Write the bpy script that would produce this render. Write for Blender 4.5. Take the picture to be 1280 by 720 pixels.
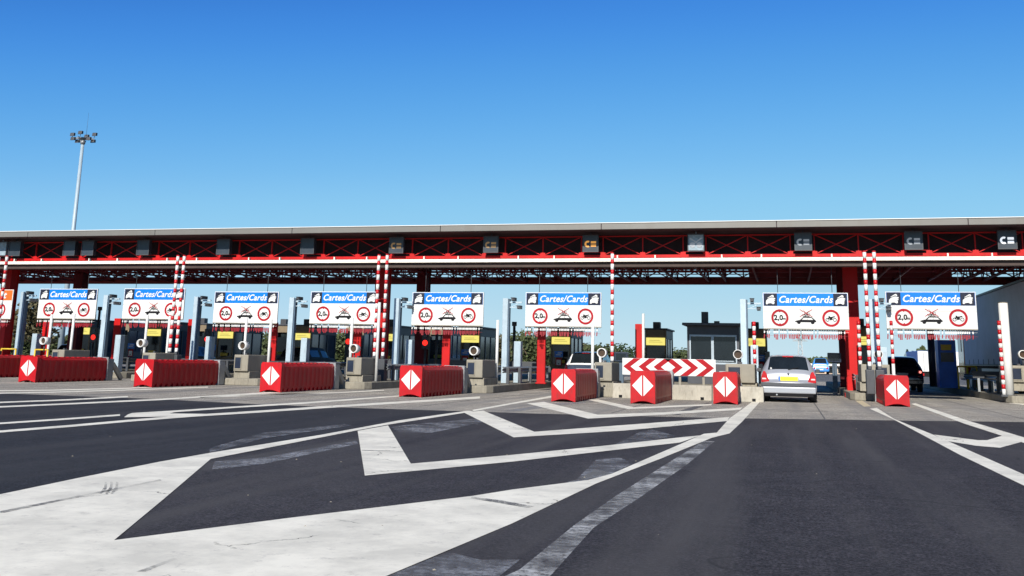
import bpy, bmesh, math, random
from mathutils import Vector, Matrix
for o in list(bpy.data.objects): bpy.data.objects.remove(o)
S = bpy.context.scene
COL = S.collection
rad = math.radians
# ---------------------------------------------------------------- camera (solved from the three vanishing points)
F, PX, PY, EYE = 1252.51, 651.57, 197.02, 1.12
def _d(x, y, s=1):
    return (Vector(((x-PX)/F, -(y-PY)/F, -1.0))*s).normalized()
AX, AY, AZ = _d(-4171, 349, -1), _d(985, 455), _d(780, -6050)
AY = AY.normalized(); AZ = AX.cross(AY).normalized(); AX = AY.cross(AZ).normalized()
RM = Matrix((AX, AY, AZ))                      # camera -> world
cam = bpy.data.cameras.new('camera'); camo = bpy.data.objects.new('camera', cam); COL.objects.link(camo)
camo.matrix_world = Matrix.Translation((0, 0, EYE)) @ RM.to_4x4()
cam.sensor_width = 36; cam.lens = F/1280*36
cam.shift_x = (640-PX)/1280; cam.shift_y = (PY-360)/1280
cam.clip_start = .1; cam.clip_end = 6000
S.camera = camo
# ---------------------------------------------------------------- world and sun
SUN_EL, SUN_AZ = 30.0, 2.0                     # azimuth: degrees to the left of straight behind the camera
W = bpy.data.worlds.new('World'); S.world = W; W.use_nodes = True
nt = W.node_tree; bg = nt.nodes['Background']
sky = nt.nodes.new('ShaderNodeTexSky'); sky.sky_type = 'NISHITA'; sky.sun_disc = False
sky.sun_elevation = rad(SUN_EL); sky.sun_rotation = rad(180+SUN_AZ)
sky.altitude = 0; sky.air_density = 0.7; sky.dust_density = 0.0; sky.ozone_density = 6.0
# sky curves: zenith darkened to cut ambient light, softer glow at the horizon
sc1 = nt.nodes.new('ShaderNodeVectorMath'); sc1.operation = 'SCALE'; sc1.inputs['Scale'].default_value = .1
rc = nt.nodes.new('ShaderNodeRGBCurve'); sc2 = nt.nodes.new('ShaderNodeVectorMath'); sc2.operation = 'SCALE'; sc2.inputs['Scale'].default_value = 10
for ci, pts in enumerate((((.06,.018),(.09,.051),(.114,.091),(.16,.178),(.207,.262),(.447,.456)), ((.13,.10),(.198,.258),(.248,.360),(.341,.500),(.429,.597),(.767,.708)), ((.30,.33),(.37,.55),(.443,.745),(.541,.81),(.695,.865),(.816,.877),(1.0,.86)))):
    cv = rc.mapping.curves[ci]
    for q in pts[:-1]: cv.points.new(*q)
    cv.points[-1].location = pts[-1] if ci == 2 else (1.0, (.60,.76,.86)[ci])
    if ci < 2: cv.points.new(*pts[-1])
rc.mapping.update()
nt.links.new(sky.outputs[0], sc1.inputs[0]); nt.links.new(sc1.outputs[0], rc.inputs['Color']); nt.links.new(rc.outputs[0], sc2.inputs[0])
nt.links.new(sc2.outputs[0], bg.inputs[0]); bg.inputs[1].default_value = 0.078
sl = bpy.data.lights.new('sun', 'SUN'); sl.energy = 5.0; sl.angle = rad(.5); sl.color = (1, .94, .83)
so = bpy.data.objects.new('sun', sl); COL.objects.link(so)
dirv = Vector((math.sin(rad(SUN_AZ))*math.cos(rad(SUN_EL)), math.cos(rad(SUN_AZ))*math.cos(rad(SUN_EL)), -math.sin(rad(SUN_EL))))
so.rotation_euler = dirv.to_track_quat('-Z', 'Y').to_euler(); so.location = (0, -20, 30)
S.view_settings.view_transform = 'Standard'; S.view_settings.look = 'None'
S.view_settings.exposure = 0.36; S.view_settings.gamma = 1; S.view_settings.use_curve_mapping = False
# ---------------------------------------------------------------- helpers
def ray(px, py): return RM @ Vector(((px-PX)/F, -(py-PY)/F, -1.0))
def gnd(px, py, z=0.0):                        # point of the plane z seen at a pixel of the photo
    r = ray(px, py); t = (z-EYE)/r.z; return Vector((r.x*t, r.y*t, z))
def at(px, py, Y):                             # point of the vertical plane Y seen at a pixel
    r = ray(px, py); t = Y/r.y; return Vector((r.x*t, Y, EYE+r.z*t))

def mat(name, col, rough=.6, metal=0.0, var=0.12, scale=3.0, bump=0.0, bscale=40, emit=None, spec=.5, coat=0, dirt=0, dirtcol=(.12,.1,.08), rnd=.10):
    m = bpy.data.materials.new(name); m.use_nodes = True
    n = m.node_tree.nodes; l = m.node_tree.links; b = n['Principled BSDF']
    b.inputs['Roughness'].default_value = rough; b.inputs['Metallic'].default_value = metal
    b.inputs['Specular IOR Level'].default_value = spec; b.inputs['Coat Weight'].default_value = coat
    tc = n.new('ShaderNodeTexCoord'); nz = n.new('ShaderNodeTexNoise'); nz.inputs['Scale'].default_value = scale
    nz.inputs['Detail'].default_value = 6; nz.inputs['Roughness'].default_value = .65
    l.new(tc.outputs['Object'], nz.inputs['Vector'])
    r = n.new('ShaderNodeValToRGB'); r.color_ramp.elements[0].position = .3; r.color_ramp.elements[1].position = .7
    r.color_ramp.elements[0].color = tuple(c*(1-var) for c in col)+(1,)
    r.color_ramp.elements[1].color = tuple(min(1, c*(1+var)) for c in col)+(1,)
    l.new(nz.outputs['Fac'], r.inputs['Fac']); out = r.outputs['Color']
    if rnd:
        oi = n.new('ShaderNodeObjectInfo'); mr = n.new('ShaderNodeMapRange'); mr.inputs['To Min'].default_value = 1-rnd; mr.inputs['To Max'].default_value = 1+rnd*.6
        l.new(oi.outputs['Random'], mr.inputs['Value']); hv = n.new('ShaderNodeHueSaturation'); l.new(mr.outputs[0], hv.inputs['Value']); l.new(out, hv.inputs['Color']); out = hv.outputs['Color']
        ad = n.new('ShaderNodeVectorMath'); ad.operation = 'ADD'; ml = n.new('ShaderNodeMath'); ml.operation = 'MULTIPLY'; ml.inputs[1].default_value = 37
        l.new(oi.outputs['Random'], ml.inputs[0]); l.new(tc.outputs['Object'], ad.inputs[0]); l.new(ml.outputs[0], ad.inputs[1]); l.new(ad.outputs[0], nz.inputs['Vector'])
    if dirt:
        n2 = n.new('ShaderNodeTexNoise'); n2.inputs['Scale'].default_value = scale*2.3; n2.inputs['Detail'].default_value = 8
        mp = n.new('ShaderNodeMapping'); mp.inputs['Scale'].default_value = (3, 3, .7)
        l.new(ad.outputs[0] if rnd else tc.outputs['Object'], mp.inputs['Vector']); l.new(mp.outputs[0], n2.inputs['Vector'])
        r2 = n.new('ShaderNodeValToRGB'); r2.color_ramp.elements[0].position = .52; r2.color_ramp.elements[1].position = .75
        r2.color_ramp.elements[0].color = (0,0,0,1); r2.color_ramp.elements[1].color = (dirt,)*3+(1,)
        l.new(n2.outputs['Fac'], r2.inputs['Fac'])
        mx = n.new('ShaderNodeMix'); mx.data_type = 'RGBA'; mx.inputs['B'].default_value = dirtcol+(1,)
        l.new(r2.outputs['Color'], mx.inputs['Factor']); l.new(out, mx.inputs['A']); out = mx.outputs['Result']
    l.new(out, b.inputs['Base Color'])
    if bump:
        n3 = n.new('ShaderNodeTexNoise'); n3.inputs['Scale'].default_value = bscale; n3.inputs['Detail'].default_value = 5
        l.new(tc.outputs['Object'], n3.inputs['Vector'])
        bp = n.new('ShaderNodeBump'); bp.inputs['Strength'].default_value = bump; bp.inputs['Distance'].default_value = .02
        l.new(n3.outputs['Fac'], bp.inputs['Height']); l.new(bp.outputs[0], b.inputs['Normal'])
    if emit:
        b.inputs['Emission Color'].default_value = emit[:3]+(1,); b.inputs['Emission Strength'].default_value = emit[3]
    return m
M = {}
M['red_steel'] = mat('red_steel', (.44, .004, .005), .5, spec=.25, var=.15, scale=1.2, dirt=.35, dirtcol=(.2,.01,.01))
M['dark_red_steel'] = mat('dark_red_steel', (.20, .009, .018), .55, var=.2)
M['red_plastic'] = mat('red_plastic', (.40, .002, .007), .45, var=.18, scale=2.2, bump=.15, bscale=6, dirt=.6, dirtcol=(.17,.02,.02), spec=.3)
M['rear_red_steel'] = mat('rear_column_dark_red', (.10, .006, .012), .6, var=.2, spec=.2)  # much darker red kept for the rear column row
M['white'] = mat('white_paint', (.80, .80, .79), .5, var=.05, scale=2, dirt=.15, dirtcol=(.5,.48,.44))
M['signwhite'] = mat('sign_white', (.64, .645, .64), .45, var=.05, scale=1.2, spec=.25, dirt=.22, dirtcol=(.5,.5,.5))
M['signblue'] = mat('sign_blue', (.002, .165, .62), .5, spec=.2, var=.05, scale=2)
M['signdark'] = mat('sign_dark', (.014, .018, .035), .6, spec=.2, var=.1)
M['signred'] = mat('sign_red', (.33, .003, .010), .5, var=.08, spec=.2)
M['fringered'] = mat('fringe_red', (.26, .004, .012), .5)
M['signorange'] = mat('sign_orange', (.85, .13, .01), .4, var=.05)
M['black'] = mat('black_paint', (.008, .008, .010), .7, spec=.15)
M['whitered'] = mat('signal_red_band', (.45, .004, .010), .45, var=.12)
M['postblue'] = mat('blue_grey_steel', (.36, .45, .52), .5, metal=.1, var=.1, dirt=.2)
M['postdark'] = mat('dark_steel_and_mast_shade', (.06, .10, .15), .5, var=.15)
M['grey_steel'] = mat('galvanised_steel', (.28, .30, .32), .45, metal=.5, var=.2, dirt=.3)
M['dark_steel'] = mat('dark_steel', (.045, .05, .06), .5, var=.2)
M['conc'] = mat('concrete', (.36, .34, .29), .85, var=.18, scale=2.5, bump=.3, bscale=30, dirt=.5, dirtcol=(.16,.14,.11))
M['conc_dark'] = mat('island_concrete', (.26, .24, .195), .85, var=.2, scale=2.5, bump=.3, bscale=30, dirt=.55, dirtcol=(.10,.085,.065))
M['cab'] = mat('cabinet_grey', (.25, .23, .185), .6, var=.1, scale=3, dirt=.35, dirtcol=(.18,.15,.12))
M['recess'] = mat('dark_recess', (.02, .028, .05), .25, var=.2)
M['fascia'] = mat('fascia_grey', (.155, .15, .14), .5, metal=.1, var=.08, scale=.5, dirt=.3)
M['lip'] = mat('roof_lip', (.75, .75, .74), .4, var=.05)
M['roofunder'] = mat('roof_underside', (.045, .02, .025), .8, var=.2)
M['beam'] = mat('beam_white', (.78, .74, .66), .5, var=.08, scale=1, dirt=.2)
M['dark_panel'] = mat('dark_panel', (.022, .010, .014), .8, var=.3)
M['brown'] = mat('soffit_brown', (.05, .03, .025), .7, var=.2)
M['display'] = mat('display_housing', (.035, .045, .06), .35, var=.2)
M['displaypale'] = mat('display_pale', (.28, .36, .42), .3, var=.25, scale=8)
M['ledorange'] = mat('led_orange', (.5, .2, .04), .5, emit=(.9, .42, .08, .45))
M['ledwhite'] = mat('led_white', (.6, .6, .6), .5, emit=(.8, .85, .9, .7))
M['leddim'] = mat('led_dim', (.2, .22, .25), .5, emit=(.5, .55, .6, .2))
M['leddimorange'] = mat('led_dim_orange', (.2, .12, .05), .5, emit=(.5, .3, .12, .2))
M['lampred'] = mat('lamp_red', (.7, .02, .02), .4, emit=(1, .02, .01, 1.6))
M['lampbrown'] = mat('lamp_amber_off', (.05, .03, .018), .25)
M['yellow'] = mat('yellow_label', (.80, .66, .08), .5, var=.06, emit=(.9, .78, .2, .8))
M['tan'] = mat('booth_tan', (.20, .155, .10), .6, var=.12, dirt=.3)
M['boothdark'] = mat('booth_dark', (.045, .05, .065), .5, var=.2)
M['boothblue'] = mat('booth_blue', (.015, .13, .62), .45, var=.12)
M['glass'] = mat('tinted_glass', (.010, .014, .018), .10, var=.2, spec=.5)
M['boothglass'] = mat('booth_glass', (.05, .09, .14), .1, var=.25, spec=.8)
M['frame'] = mat('window_frame', (.38, .45, .52), .4, metal=.3)
M['silver'] = mat('silver_car_paint', (.44, .46, .50), .28, metal=.45, var=.04, coat=.6)
M['whitecar'] = mat('white_car_paint', (.72, .73, .75), .25, var=.03, coat=.6)
M['darkcar'] = mat('dark_car_paint', (.018, .022, .035), .22, metal=.3, var=.05, coat=.8)
M['greycar'] = mat('grey_car_paint', (.05, .05, .05), .6, metal=.0, var=.05, coat=.0, spec=.2)
M['bluecar'] = mat('blue_car_paint', (.05, .25, .65), .25, var=.05, coat=.6)
M['redcar'] = mat('red_car_paint', (.45, .02, .02), .25, var=.05, coat=.6)
M['rubber'] = mat('rubber', (.015, .015, .017), .8)
M['bumper'] = mat('bumper_plastic', (.05, .055, .065), .6)
M['taillight'] = mat('taillight_red', (.42, .006, .010), .25, coat=.3)
M['reargloss'] = mat('clear_lens', (.7, .6, .6), .15)
M['plate'] = mat('plate_yellow', (.85, .66, .03), .4, var=.02)
M['platewhite'] = mat('plate_white', (.7, .7, .68), .4, var=.02)
M['tarp'] = mat('trailer_tarp', (.42, .40, .50), .55, var=.12, scale=1.2, bump=.4, bscale=1.5)
M['infoblue'] = mat('info_blue', (.02, .16, .6), .4)
M['rail'] = mat('yellow_rail', (.65, .45, .04), .5)
M['wallhouse'] = mat('house_render', (.55, .42, .32), .9, var=.08)
M['rooftile'] = mat('roof_tile', (.35, .13, .07), .9, var=.25, scale=3)
M['bark'] = mat('bark', (.10, .075, .05), .9, var=.3, bump=.5)
def leafmat(name, c):
    m = mat(name, c, .7, var=.45, scale=1.3)
    return m
M['leaf'] = leafmat('leaf_olive', (.060, .078, .026))
M['leaf2'] = leafmat('leaf_green', (.040, .070, .022))
M['leaf3'] = leafmat('leaf_brown', (.085, .075, .035))
M['conifer'] = leafmat('leaf_dark', (.020, .040, .022))

class MB:
    def __init__(s): s.v = []; s.f = []; s.mi = []; s.cur = 0; s.sm = False; s.smf = []
    def face(s, idx): s.f.append(tuple(idx)); s.mi.append(s.cur); s.smf.append(s.sm)
    def hexa(s, p):
        b = len(s.v); s.v += [tuple(q) for q in p]
        for q in ((0,3,2,1),(4,5,6,7),(0,1,5,4),(1,2,6,5),(2,3,7,6),(3,0,4,7)): s.face([b+i for i in q])
        return s
    def box(s, x0, x1, y0, y1, z0, z1):
        return s.hexa([(x0,y0,z0),(x1,y0,z0),(x1,y1,z0),(x0,y1,z0),(x0,y0,z1),(x1,y0,z1),(x1,y1,z1),(x0,y1,z1)])
    def bar(s, p, q, w=.05, h=None):
        h = w if h is None else h
        p = Vector(p); q = Vector(q); d = (q-p).normalized()
        up = Vector((0,0,1)) if abs(d.z) < .95 else Vector((0,1,0))
        a = d.cross(up).normalized()*(w/2); c = a.cross(d).normalized()*(h/2)
        return s.hexa([p-a-c, p+a-c, p+a+c, p-a+c, q-a-c, q+a-c, q+a+c, q-a+c])
    def cyl(s, p, q, r, n=12, r2=None, caps=True, smooth=True):
        p = Vector(p); q = Vector(q); d = (q-p).normalized(); r2 = r if r2 is None else r2
        up = Vector((0,0,1)) if abs(d.z) < .95 else Vector((1,0,0))
        a = d.cross(up).normalized(); c = a.cross(d)
        b = len(s.v); o = s.sm
        for k in range(n):
            t = 2*math.pi*k/n; e = a*math.cos(t)+c*math.sin(t)
            s.v += [tuple(p+e*r), tuple(q+e*r2)]
        s.sm = smooth
        for k in range(n):
            i = b+2*k; j = b+2*((k+1) % n); s.face((i, i+1, j+1, j))
        s.sm = False
        if caps: s.face([b+2*k for k in range(n)]); s.face([b+2*k+1 for k in range(n)][::-1])
        s.sm = o; return s
    def prism(s, pts, y0, y1):                 # polygon in x,z pushed from y0 to y1
        b = len(s.v); n = len(pts)
        s.v += [(x, y0, z) for x, z in pts]+[(x, y1, z) for x, z in pts]
        s.face(range(b, b+n)); s.face([b+n+i for i in range(n)][::-1])
        for i in range(n): j = (i+1) % n; s.face((b+i, b+n+i, b+n+j, b+j))
        return s
    def tube_ring(s, cx, cz, r0, r1, y0, y1, n=28):
        b = len(s.v)
        for k in range(n):
            t = 2*math.pi*k/n; c, e = math.cos(t), math.sin(t)
            s.v += [(cx+r0*c, y0, cz+r0*e), (cx+r1*c, y0, cz+r1*e), (cx+r1*c, y1, cz+r1*e), (cx+r0*c, y1, cz+r0*e)]
        for k in range(n):
            i = b+4*k; j = b+4*((k+1) % n)
            for q in range(4): w = (q+1) % 4; s.face((i+q, i+w, j+w, j+q))
        return s
    def build(s, name, mats, parent=None, bevel=0, loc=None):
        me = bpy.data.meshes.new(name); me.from_pydata([tuple(p) for p in s.v], [], s.f)
        if not isinstance(mats, (list, tuple)): mats = [mats]
        for m in mats: me.materials.append(M[m] if isinstance(m, str) else m)
        me.polygons.foreach_set('material_index', s.mi); me.polygons.foreach_set('use_smooth', s.smf)
        bm = bmesh.new(); bm.from_mesh(me); bmesh.ops.recalc_face_normals(bm, faces=bm.faces); bm.to_mesh(me); bm.free()
        me.update()
        o = bpy.data.objects.new(name, me); COL.objects.link(o)
        if parent: o.parent = parent
        if loc: o.location = loc
        if bevel:
            md = o.modifiers.new('bevel', 'BEVEL'); md.width = bevel; md.segments = 2; md.limit_method = 'ANGLE'; md.angle_limit = rad(40)
        return o
def tag(o, label, cat=None, group=None, kind=None):
    if label: o['label'] = label
    if cat: o['category'] = cat
    if group: o['group'] = group
    if kind: o['kind'] = kind
    return o
def thing(name, loc, label, cat, group=None, rz=0):
    o = bpy.data.objects.new(name, None); COL.objects.link(o); o.location = loc; o.rotation_euler = (0, 0, rz)
    o.empty_display_size = .2
    return tag(o, label, cat, group)
def dup(root, loc, label, rz=None, scale=None):
    r = root.copy(); COL.objects.link(r); r.location = loc; r['label'] = label
    if rz is not None: r.rotation_euler = (0, 0, rz)
    if scale is not None: r.scale = scale
    for c in list(root.children):
        k = c.copy(); COL.objects.link(k); k.parent = r
        for g in list(c.children):
            h = g.copy(); COL.objects.link(h); h.parent = k
    return r
def text_mesh(name, body, size, mats, parent, loc, shear=0, bold=0.0, ext=.004, sx=1.0, align='CENTER'):
    cu = bpy.data.curves.new(name, 'FONT'); cu.body = body; cu.size = size; cu.shear = shear; cu.offset = bold
    cu.extrude = ext; cu.align_x = align; cu.align_y = 'CENTER'; cu.resolution_u = 3; cu.space_character = 1.05
    t = bpy.data.objects.new(name, cu); COL.objects.link(t)
    me = bpy.data.meshes.new_from_object(t); bpy.data.objects.remove(t)
    me.transform(Matrix.Rotation(math.pi/2, 4, 'X') @ Matrix.Diagonal((sx, 1, 1, 1)))
    me.materials.clear(); me.materials.append(M[mats])
    o = bpy.data.objects.new(name, me); COL.objects.link(o); o.parent = parent; o.location = loc
    return o
ORD = ['first','second','third','fourth','fifth','sixth','seventh','eighth','ninth','tenth','eleventh','twelfth','thirteenth','fourteenth','fifteenth']

# ================================================================ GROUND
def sheet(name, pts, z, m, kind='structure'):
    me = bpy.data.meshes.new(name); me.from_pydata([(p[0], p[1], z) for p in pts], [], [tuple(range(len(pts)))])
    me.materials.append(m); me.update()
    bm = bmesh.new(); bm.from_mesh(me); bmesh.ops.recalc_face_normals(bm, faces=bm.faces)
    for f in bm.faces:
        if f.normal.z < 0: f.normal_flip()
    bmesh.ops.triangulate(bm, faces=bm.faces); bm.to_mesh(me); bm.free()
    o = bpy.data.objects.new(name, me); COL.objects.link(o); o['kind'] = kind
    return o
def ground_mat(name, base, dark, light, big=.25, grain=220, bump=.4, rough=.85, streak=None, cracks=0.0, patch=.5, spec=.35):
    m = bpy.data.materials.new(name); m.use_nodes = True
    n = m.node_tree.nodes; l = m.node_tree.links; b = n['Principled BSDF']
    tc = n.new('ShaderNodeTexCoord'); b.inputs['Roughness'].default_value = rough; b.inputs['Specular IOR Level'].default_value = spec
    def noise(sc, det=6, src=None, rg=.6):
        x = n.new('ShaderNodeTexNoise'); x.inputs['Scale'].default_value = sc; x.inputs['Detail'].default_value = det; x.inputs['Roughness'].default_value = rg
        l.new(src or tc.outputs['Object'], x.inputs['Vector']); return x.outputs['Fac']
    def ramp(src, a, c, ca, cb):
        r = n.new('ShaderNodeValToRGB'); r.color_ramp.elements[0].position = a; r.color_ramp.elements[1].position = c
        r.color_ramp.elements[0].color = tuple(ca)+(1,); r.color_ramp.elements[1].color = tuple(cb)+(1,); l.new(src, r.inputs['Fac']); return r.outputs['Color']
    def mix(a, c, fac, mode='MIX'):
        x = n.new('ShaderNodeMix'); x.data_type = 'RGBA'; x.blend_type = mode
        if isinstance(fac, float): x.inputs['Factor'].default_value = fac
        else: l.new(fac, x.inputs['Factor'])
        for s_, v in (('A', a), ('B', c)):
            if isinstance(v, tuple): x.inputs[s_].default_value = v+(1,)
            else: l.new(v, x.inputs[s_])
        return x.outputs['Result']
    c = ramp(noise(big, 8), .35, .65, dark, base)
    c = mix(c, ramp(noise(big*7, 6), .4, .7, (0,0,0), (1,1,1)), .0) if False else c
    c = mix(c, light, ramp(noise(big*5, 7), .55, .8, (0,0,0), (patch,)*3))
    g = ramp(noise(grain, 3, rg=.8), .40, .62, (.42,.42,.42), (1.75,1.75,1.75))
    c = mix(c, g, 1.0, 'MULTIPLY')
    g2 = ramp(noise(grain/4, 6, rg=.85), .40, .62, (.60,.60,.60), (1.42,1.42,1.42))
    c = mix(c, g2, 1.0, 'MULTIPLY')
    g3 = ramp(noise(1.7, 5, rg=.75), .35, .68, (.80,.80,.80), (1.2,1.2,1.2))
    c = mix(c, g3, 1.0, 'MULTIPLY')
    g4 = ramp(noise(4.5, 3, rg=.6), .64, .72, (1,1,1), (.6,.6,.6))
    c = mix(c, g4, 1.0, 'MULTIPLY')
    if streak:
        mp = n.new('ShaderNodeMapping'); mp.inputs['Scale'].default_value = (1.1, .05, 1); l.new(tc.outputs['Object'], mp.inputs['Vector'])
        c = mix(c, streak, ramp(noise(1.0, 6, mp.outputs[0]), .46, .66, (0,0,0), (.85,.85,.85)))
    if cracks:
        vo = n.new('ShaderNodeTexVoronoi'); vo.feature = 'DISTANCE_TO_EDGE'; vo.inputs['Scale'].default_value = .45
        ns = n.new('ShaderNodeTexNoise'); ns.inputs['Scale'].default_value = 1.5; ns.inputs['Detail'].default_value = 8
        l.new(tc.outputs['Object'], ns.inputs['Vector'])
        vm = n.new('ShaderNodeMix'); vm.data_type = 'RGBA'; vm.inputs['Factor'].default_value = .35
        l.new(tc.outputs['Object'], vm.inputs['A']); l.new(ns.outputs['Color'], vm.inputs['B']); l.new(vm.outputs['Result'], vo.inputs['Vector'])
        k = ramp(vo.outputs['Distance'], .002, .007, (cracks,)*3, (0,0,0))
        k2 = mix((0.,0.,0.), k, ramp(noise(.6, 3), .5, .6, (0,0,0), (1,1,1)))
        c = mix(c, tuple(x*.35 for x in dark), k2)
    l.new(c, b.inputs['Base Color'])
    bp = n.new('ShaderNodeBump'); bp.inputs['Strength'].default_value = bump; bp.inputs['Distance'].default_value = .01
    l.new(noise(grain*.8, 4, rg=.8), bp.inputs['Height']); l.new(bp.outputs[0], b.inputs['Normal'])
    return m
G_earth = ground_mat('dry_ground', (.16, .14, .08), (.10, .095, .05), (.22, .19, .11), .05, 20)
G_asph = ground_mat('asphalt', (.038, .036, .042), (.028, .026, .031), (.058, .055, .060), .35, 42, .6, streak=(.066, .063, .066), cracks=.6, spec=.3)
G_conc = ground_mat('concrete_paving', (.34, .315, .275), (.26, .24, .21), (.40, .37, .325), .5, 90, .25, streak=(.20, .195, .19), cracks=.5)
G_farasph = ground_mat('old_asphalt', (.12, .12, .125), (.09, .09, .095), (.15, .15, .15), .2, 60, .3)
sheet('ground', [(-3000,-600),(3000,-600),(3000,5000),(-3000,5000)], -.012, G_earth)
sheet('plaza_asphalt', [(-110,-40),(60,-40),(60,140),(-110,140)], -.006, G_farasph)
joint = [(-110,21.6),(-19.2,21.75),(-14.7,21.56),(-11.39,20.75),(-9.0,20.7),(-6.6,20.9),(-5.0,20.95),(-1.39,21.67),(2.18,23.1),(4.87,24.25),(14,26.5),(60,33)]
sheet('road_asphalt', [(-110,-40),(60,-40)]+joint[::-1], 0.0, G_asph)
sheet('concrete_apron', joint+[(60,72),(-110,72)], 0.0, G_conc)

G_new = ground_mat('new_asphalt', (.024, .025, .031), (.018, .019, .024), (.036, .036, .042), .3, 42, .6, streak=(.040, .040, .045), spec=.3)
sheet('road_patch', [(-110,21.59),(-19.2,21.74),(-14.7,21.55),(-11.39,20.74),(-9.0,20.69),(-7.2,20.8)]+[tuple(gnd(*q)[:2]) for q in ((592,514.2),(485,529),(265,568),(0,620))]+[(-9,5.0),(-110,-6)], .0012, G_new)
def paint_mat(name, wear, col=(.88,.85,.745), speck=.75):
    m = bpy.data.materials.new(name); m.use_nodes = True; m.blend_method = 'HASHED' if hasattr(m, 'blend_method') else None
    n = m.node_tree.nodes; l = m.node_tree.links; b = n['Principled BSDF']; b.inputs['Roughness'].default_value = .6
    tc = n.new('ShaderNodeTexCoord')
    def noise(sc, det=8, rg=.65, vec=None):
        x = n.new('ShaderNodeTexNoise'); x.inputs['Scale'].default_value = sc; x.inputs['Detail'].default_value = det; x.inputs['Roughness'].default_value = rg
        l.new(vec or tc.outputs['Object'], x.inputs['Vector']); return x.outputs['Fac']
    def ramp(src, a, c, x, y):
        r = n.new('ShaderNodeValToRGB'); r.color_ramp.elements[0].position = a; r.color_ramp.elements[1].position = c
        r.color_ramp.elements[0].color = (x if isinstance(x, tuple) else (x,)*3)+(1,); r.color_ramp.elements[1].color = (y if isinstance(y, tuple) else (y,)*3)+(1,)
        l.new(src, r.inputs['Fac']); return r.outputs['Color']
    c = ramp(noise(1.6, 10, .7), .38, .62, tuple(x*.74 for x in col), col)
    mx = n.new('ShaderNodeMix'); mx.data_type = 'RGBA'; mx.inputs['B'].default_value = (.33,.31,.29,1)
    l.new(ramp(noise(5, 12, .82), .545, .70, 0., speck), mx.inputs['Factor']); l.new(c, mx.inputs['A'])
    l.new(mx.outputs['Result'], b.inputs['Base Color'])
    # wear: holes in the paint film
    tr = n.new('ShaderNodeBsdfTransparent'); ms = n.new('ShaderNodeMixShader')
    mp = n.new('ShaderNodeMapping'); mp.inputs['Scale'].default_value = (1, 1, 1); l.new(tc.outputs['Object'], mp.inputs['Vector'])
    if wear < .5:
        a = ramp(noise(14, 10, .8), .24, .30, 0., 1.)
        vo = n.new('ShaderNodeTexVoronoi'); vo.feature = 'DISTANCE_TO_EDGE'; vo.inputs['Scale'].default_value = .8
        nn = n.new('ShaderNodeTexNoise'); nn.inputs['Scale'].default_value = 3; nn.inputs['Detail'].default_value = 8; l.new(tc.outputs['Object'], nn.inputs['Vector'])
        vm = n.new('ShaderNodeMix'); vm.data_type = 'RGBA'; vm.inputs['Factor'].default_value = .3
        l.new(tc.outputs['Object'], vm.inputs['A']); l.new(nn.outputs['Color'], vm.inputs['B']); l.new(vm.outputs['Result'], vo.inputs['Vector'])
        k = ramp(vo.outputs['Distance'], .0008, .0035, 0., 1.)
        gate = ramp(noise(.7, 2), .52, .58, 1., 0.)
        mm = n.new('ShaderNodeMath'); mm.operation = 'MAXIMUM'; l.new(k, mm.inputs[0]); l.new(gate, mm.inputs[1])
        m2 = n.new('ShaderNodeMath'); m2.operation = 'MULTIPLY'; l.new(mm.outputs[0], m2.inputs[0]); l.new(a, m2.inputs[1]); fac = m2.outputs[0]
    else:
        m2 = n.new('ShaderNodeMath'); m2.operation = 'MULTIPLY'
        l.new(ramp(noise(13, 10, .8), .36, .56, 0., .85), m2.inputs[0]); l.new(ramp(noise(1.6, 4), .38, .62, .15, 1.), m2.inputs[1]); fac = m2.outputs[0]
    l.new(fac, ms.inputs['Fac']); l.new(tr.outputs[0], ms.inputs[1]); l.new(b.outputs[0], ms.inputs[2])
    l.new(ms.outputs[0], n['Material Output'].inputs['Surface'])
    return m
P_new = paint_mat('road_paint', .1)
P_old = paint_mat('worn_paint', .8, (.60, .61, .62), .3)
P_old2 = paint_mat('faint_scuffs', .8, (.32, .33, .36), .3)
P_darkgrey = mat('dark_grey_streak', (.10, .10, .105), .8, var=.3)
def mark(pts, z=.004, m=P_new, extra=None):
    p = [gnd(*q) if len(q) == 2 else Vector(q) for q in pts]
    return sheet('road_marking', p, z, m)
# large gore: outer edge from the far tip to the frame's lower left, carried on towards the camera
a0 = gnd(0, 618.5); a1 = gnd(265, 566); v = (a0-a1)
b0 = gnd(485, 720); b1 = gnd(640, 655); w = (b0-b1)
ext_a = a0+v*.6; ext_b = b0+w*.9
mark([(585,513.5),(500,525.5),(400,544),(265,566),(200,577.5),(100,597.5),(0,618.5),(ext_a.x,ext_a.y,0),(ext_b.x,ext_b.y,0),(485,720),(640,655),(745,605),(825,574),(890,547.5),
      (912,542),(928,527),(950,502.5),(940,502.5),(926,513),(912,523),(896,541),(880,542.5),(840,560),(765,592.5),(735,600.5),(640,612.5),(590,620.5),(370,647),(142.5,676),(205,624),(263.5,574),(450,537.5),(485,531),(592,514.5)])
mark([(590,512.6),(690,494.6),(693,496.6),(640,505.5),(592,514.3)])
mark([(447,538.8),(485,532),(513.5,580),(640,569),(760,557),(855,546.5),(876,544.5),(850,553.5),(640,577.5),(456,595)], .0042)
mark([(580,516),(604,513.5),(668,540),(780,531.5),(912,521.5),(909,526.5),(780,538.5),(642,547)], .0042)
mark([(658,504.5),(680,502.5),(747,518.5),(830,515.5),(928,509.5),(925,512.5),(830,518.6),(735,523.5)], .0042)
mark([(733,499.5),(748,499.5),(792,509.2),(890,505),(889,507),(785,511.6)], .0042)
mark([(1087,511),(1096,510),(1118,524),(1167.5,544),(1280,593.5),(1330,616),(1330,634),(1280,607.5),(1200,569),(1117,524.5)])
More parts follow.
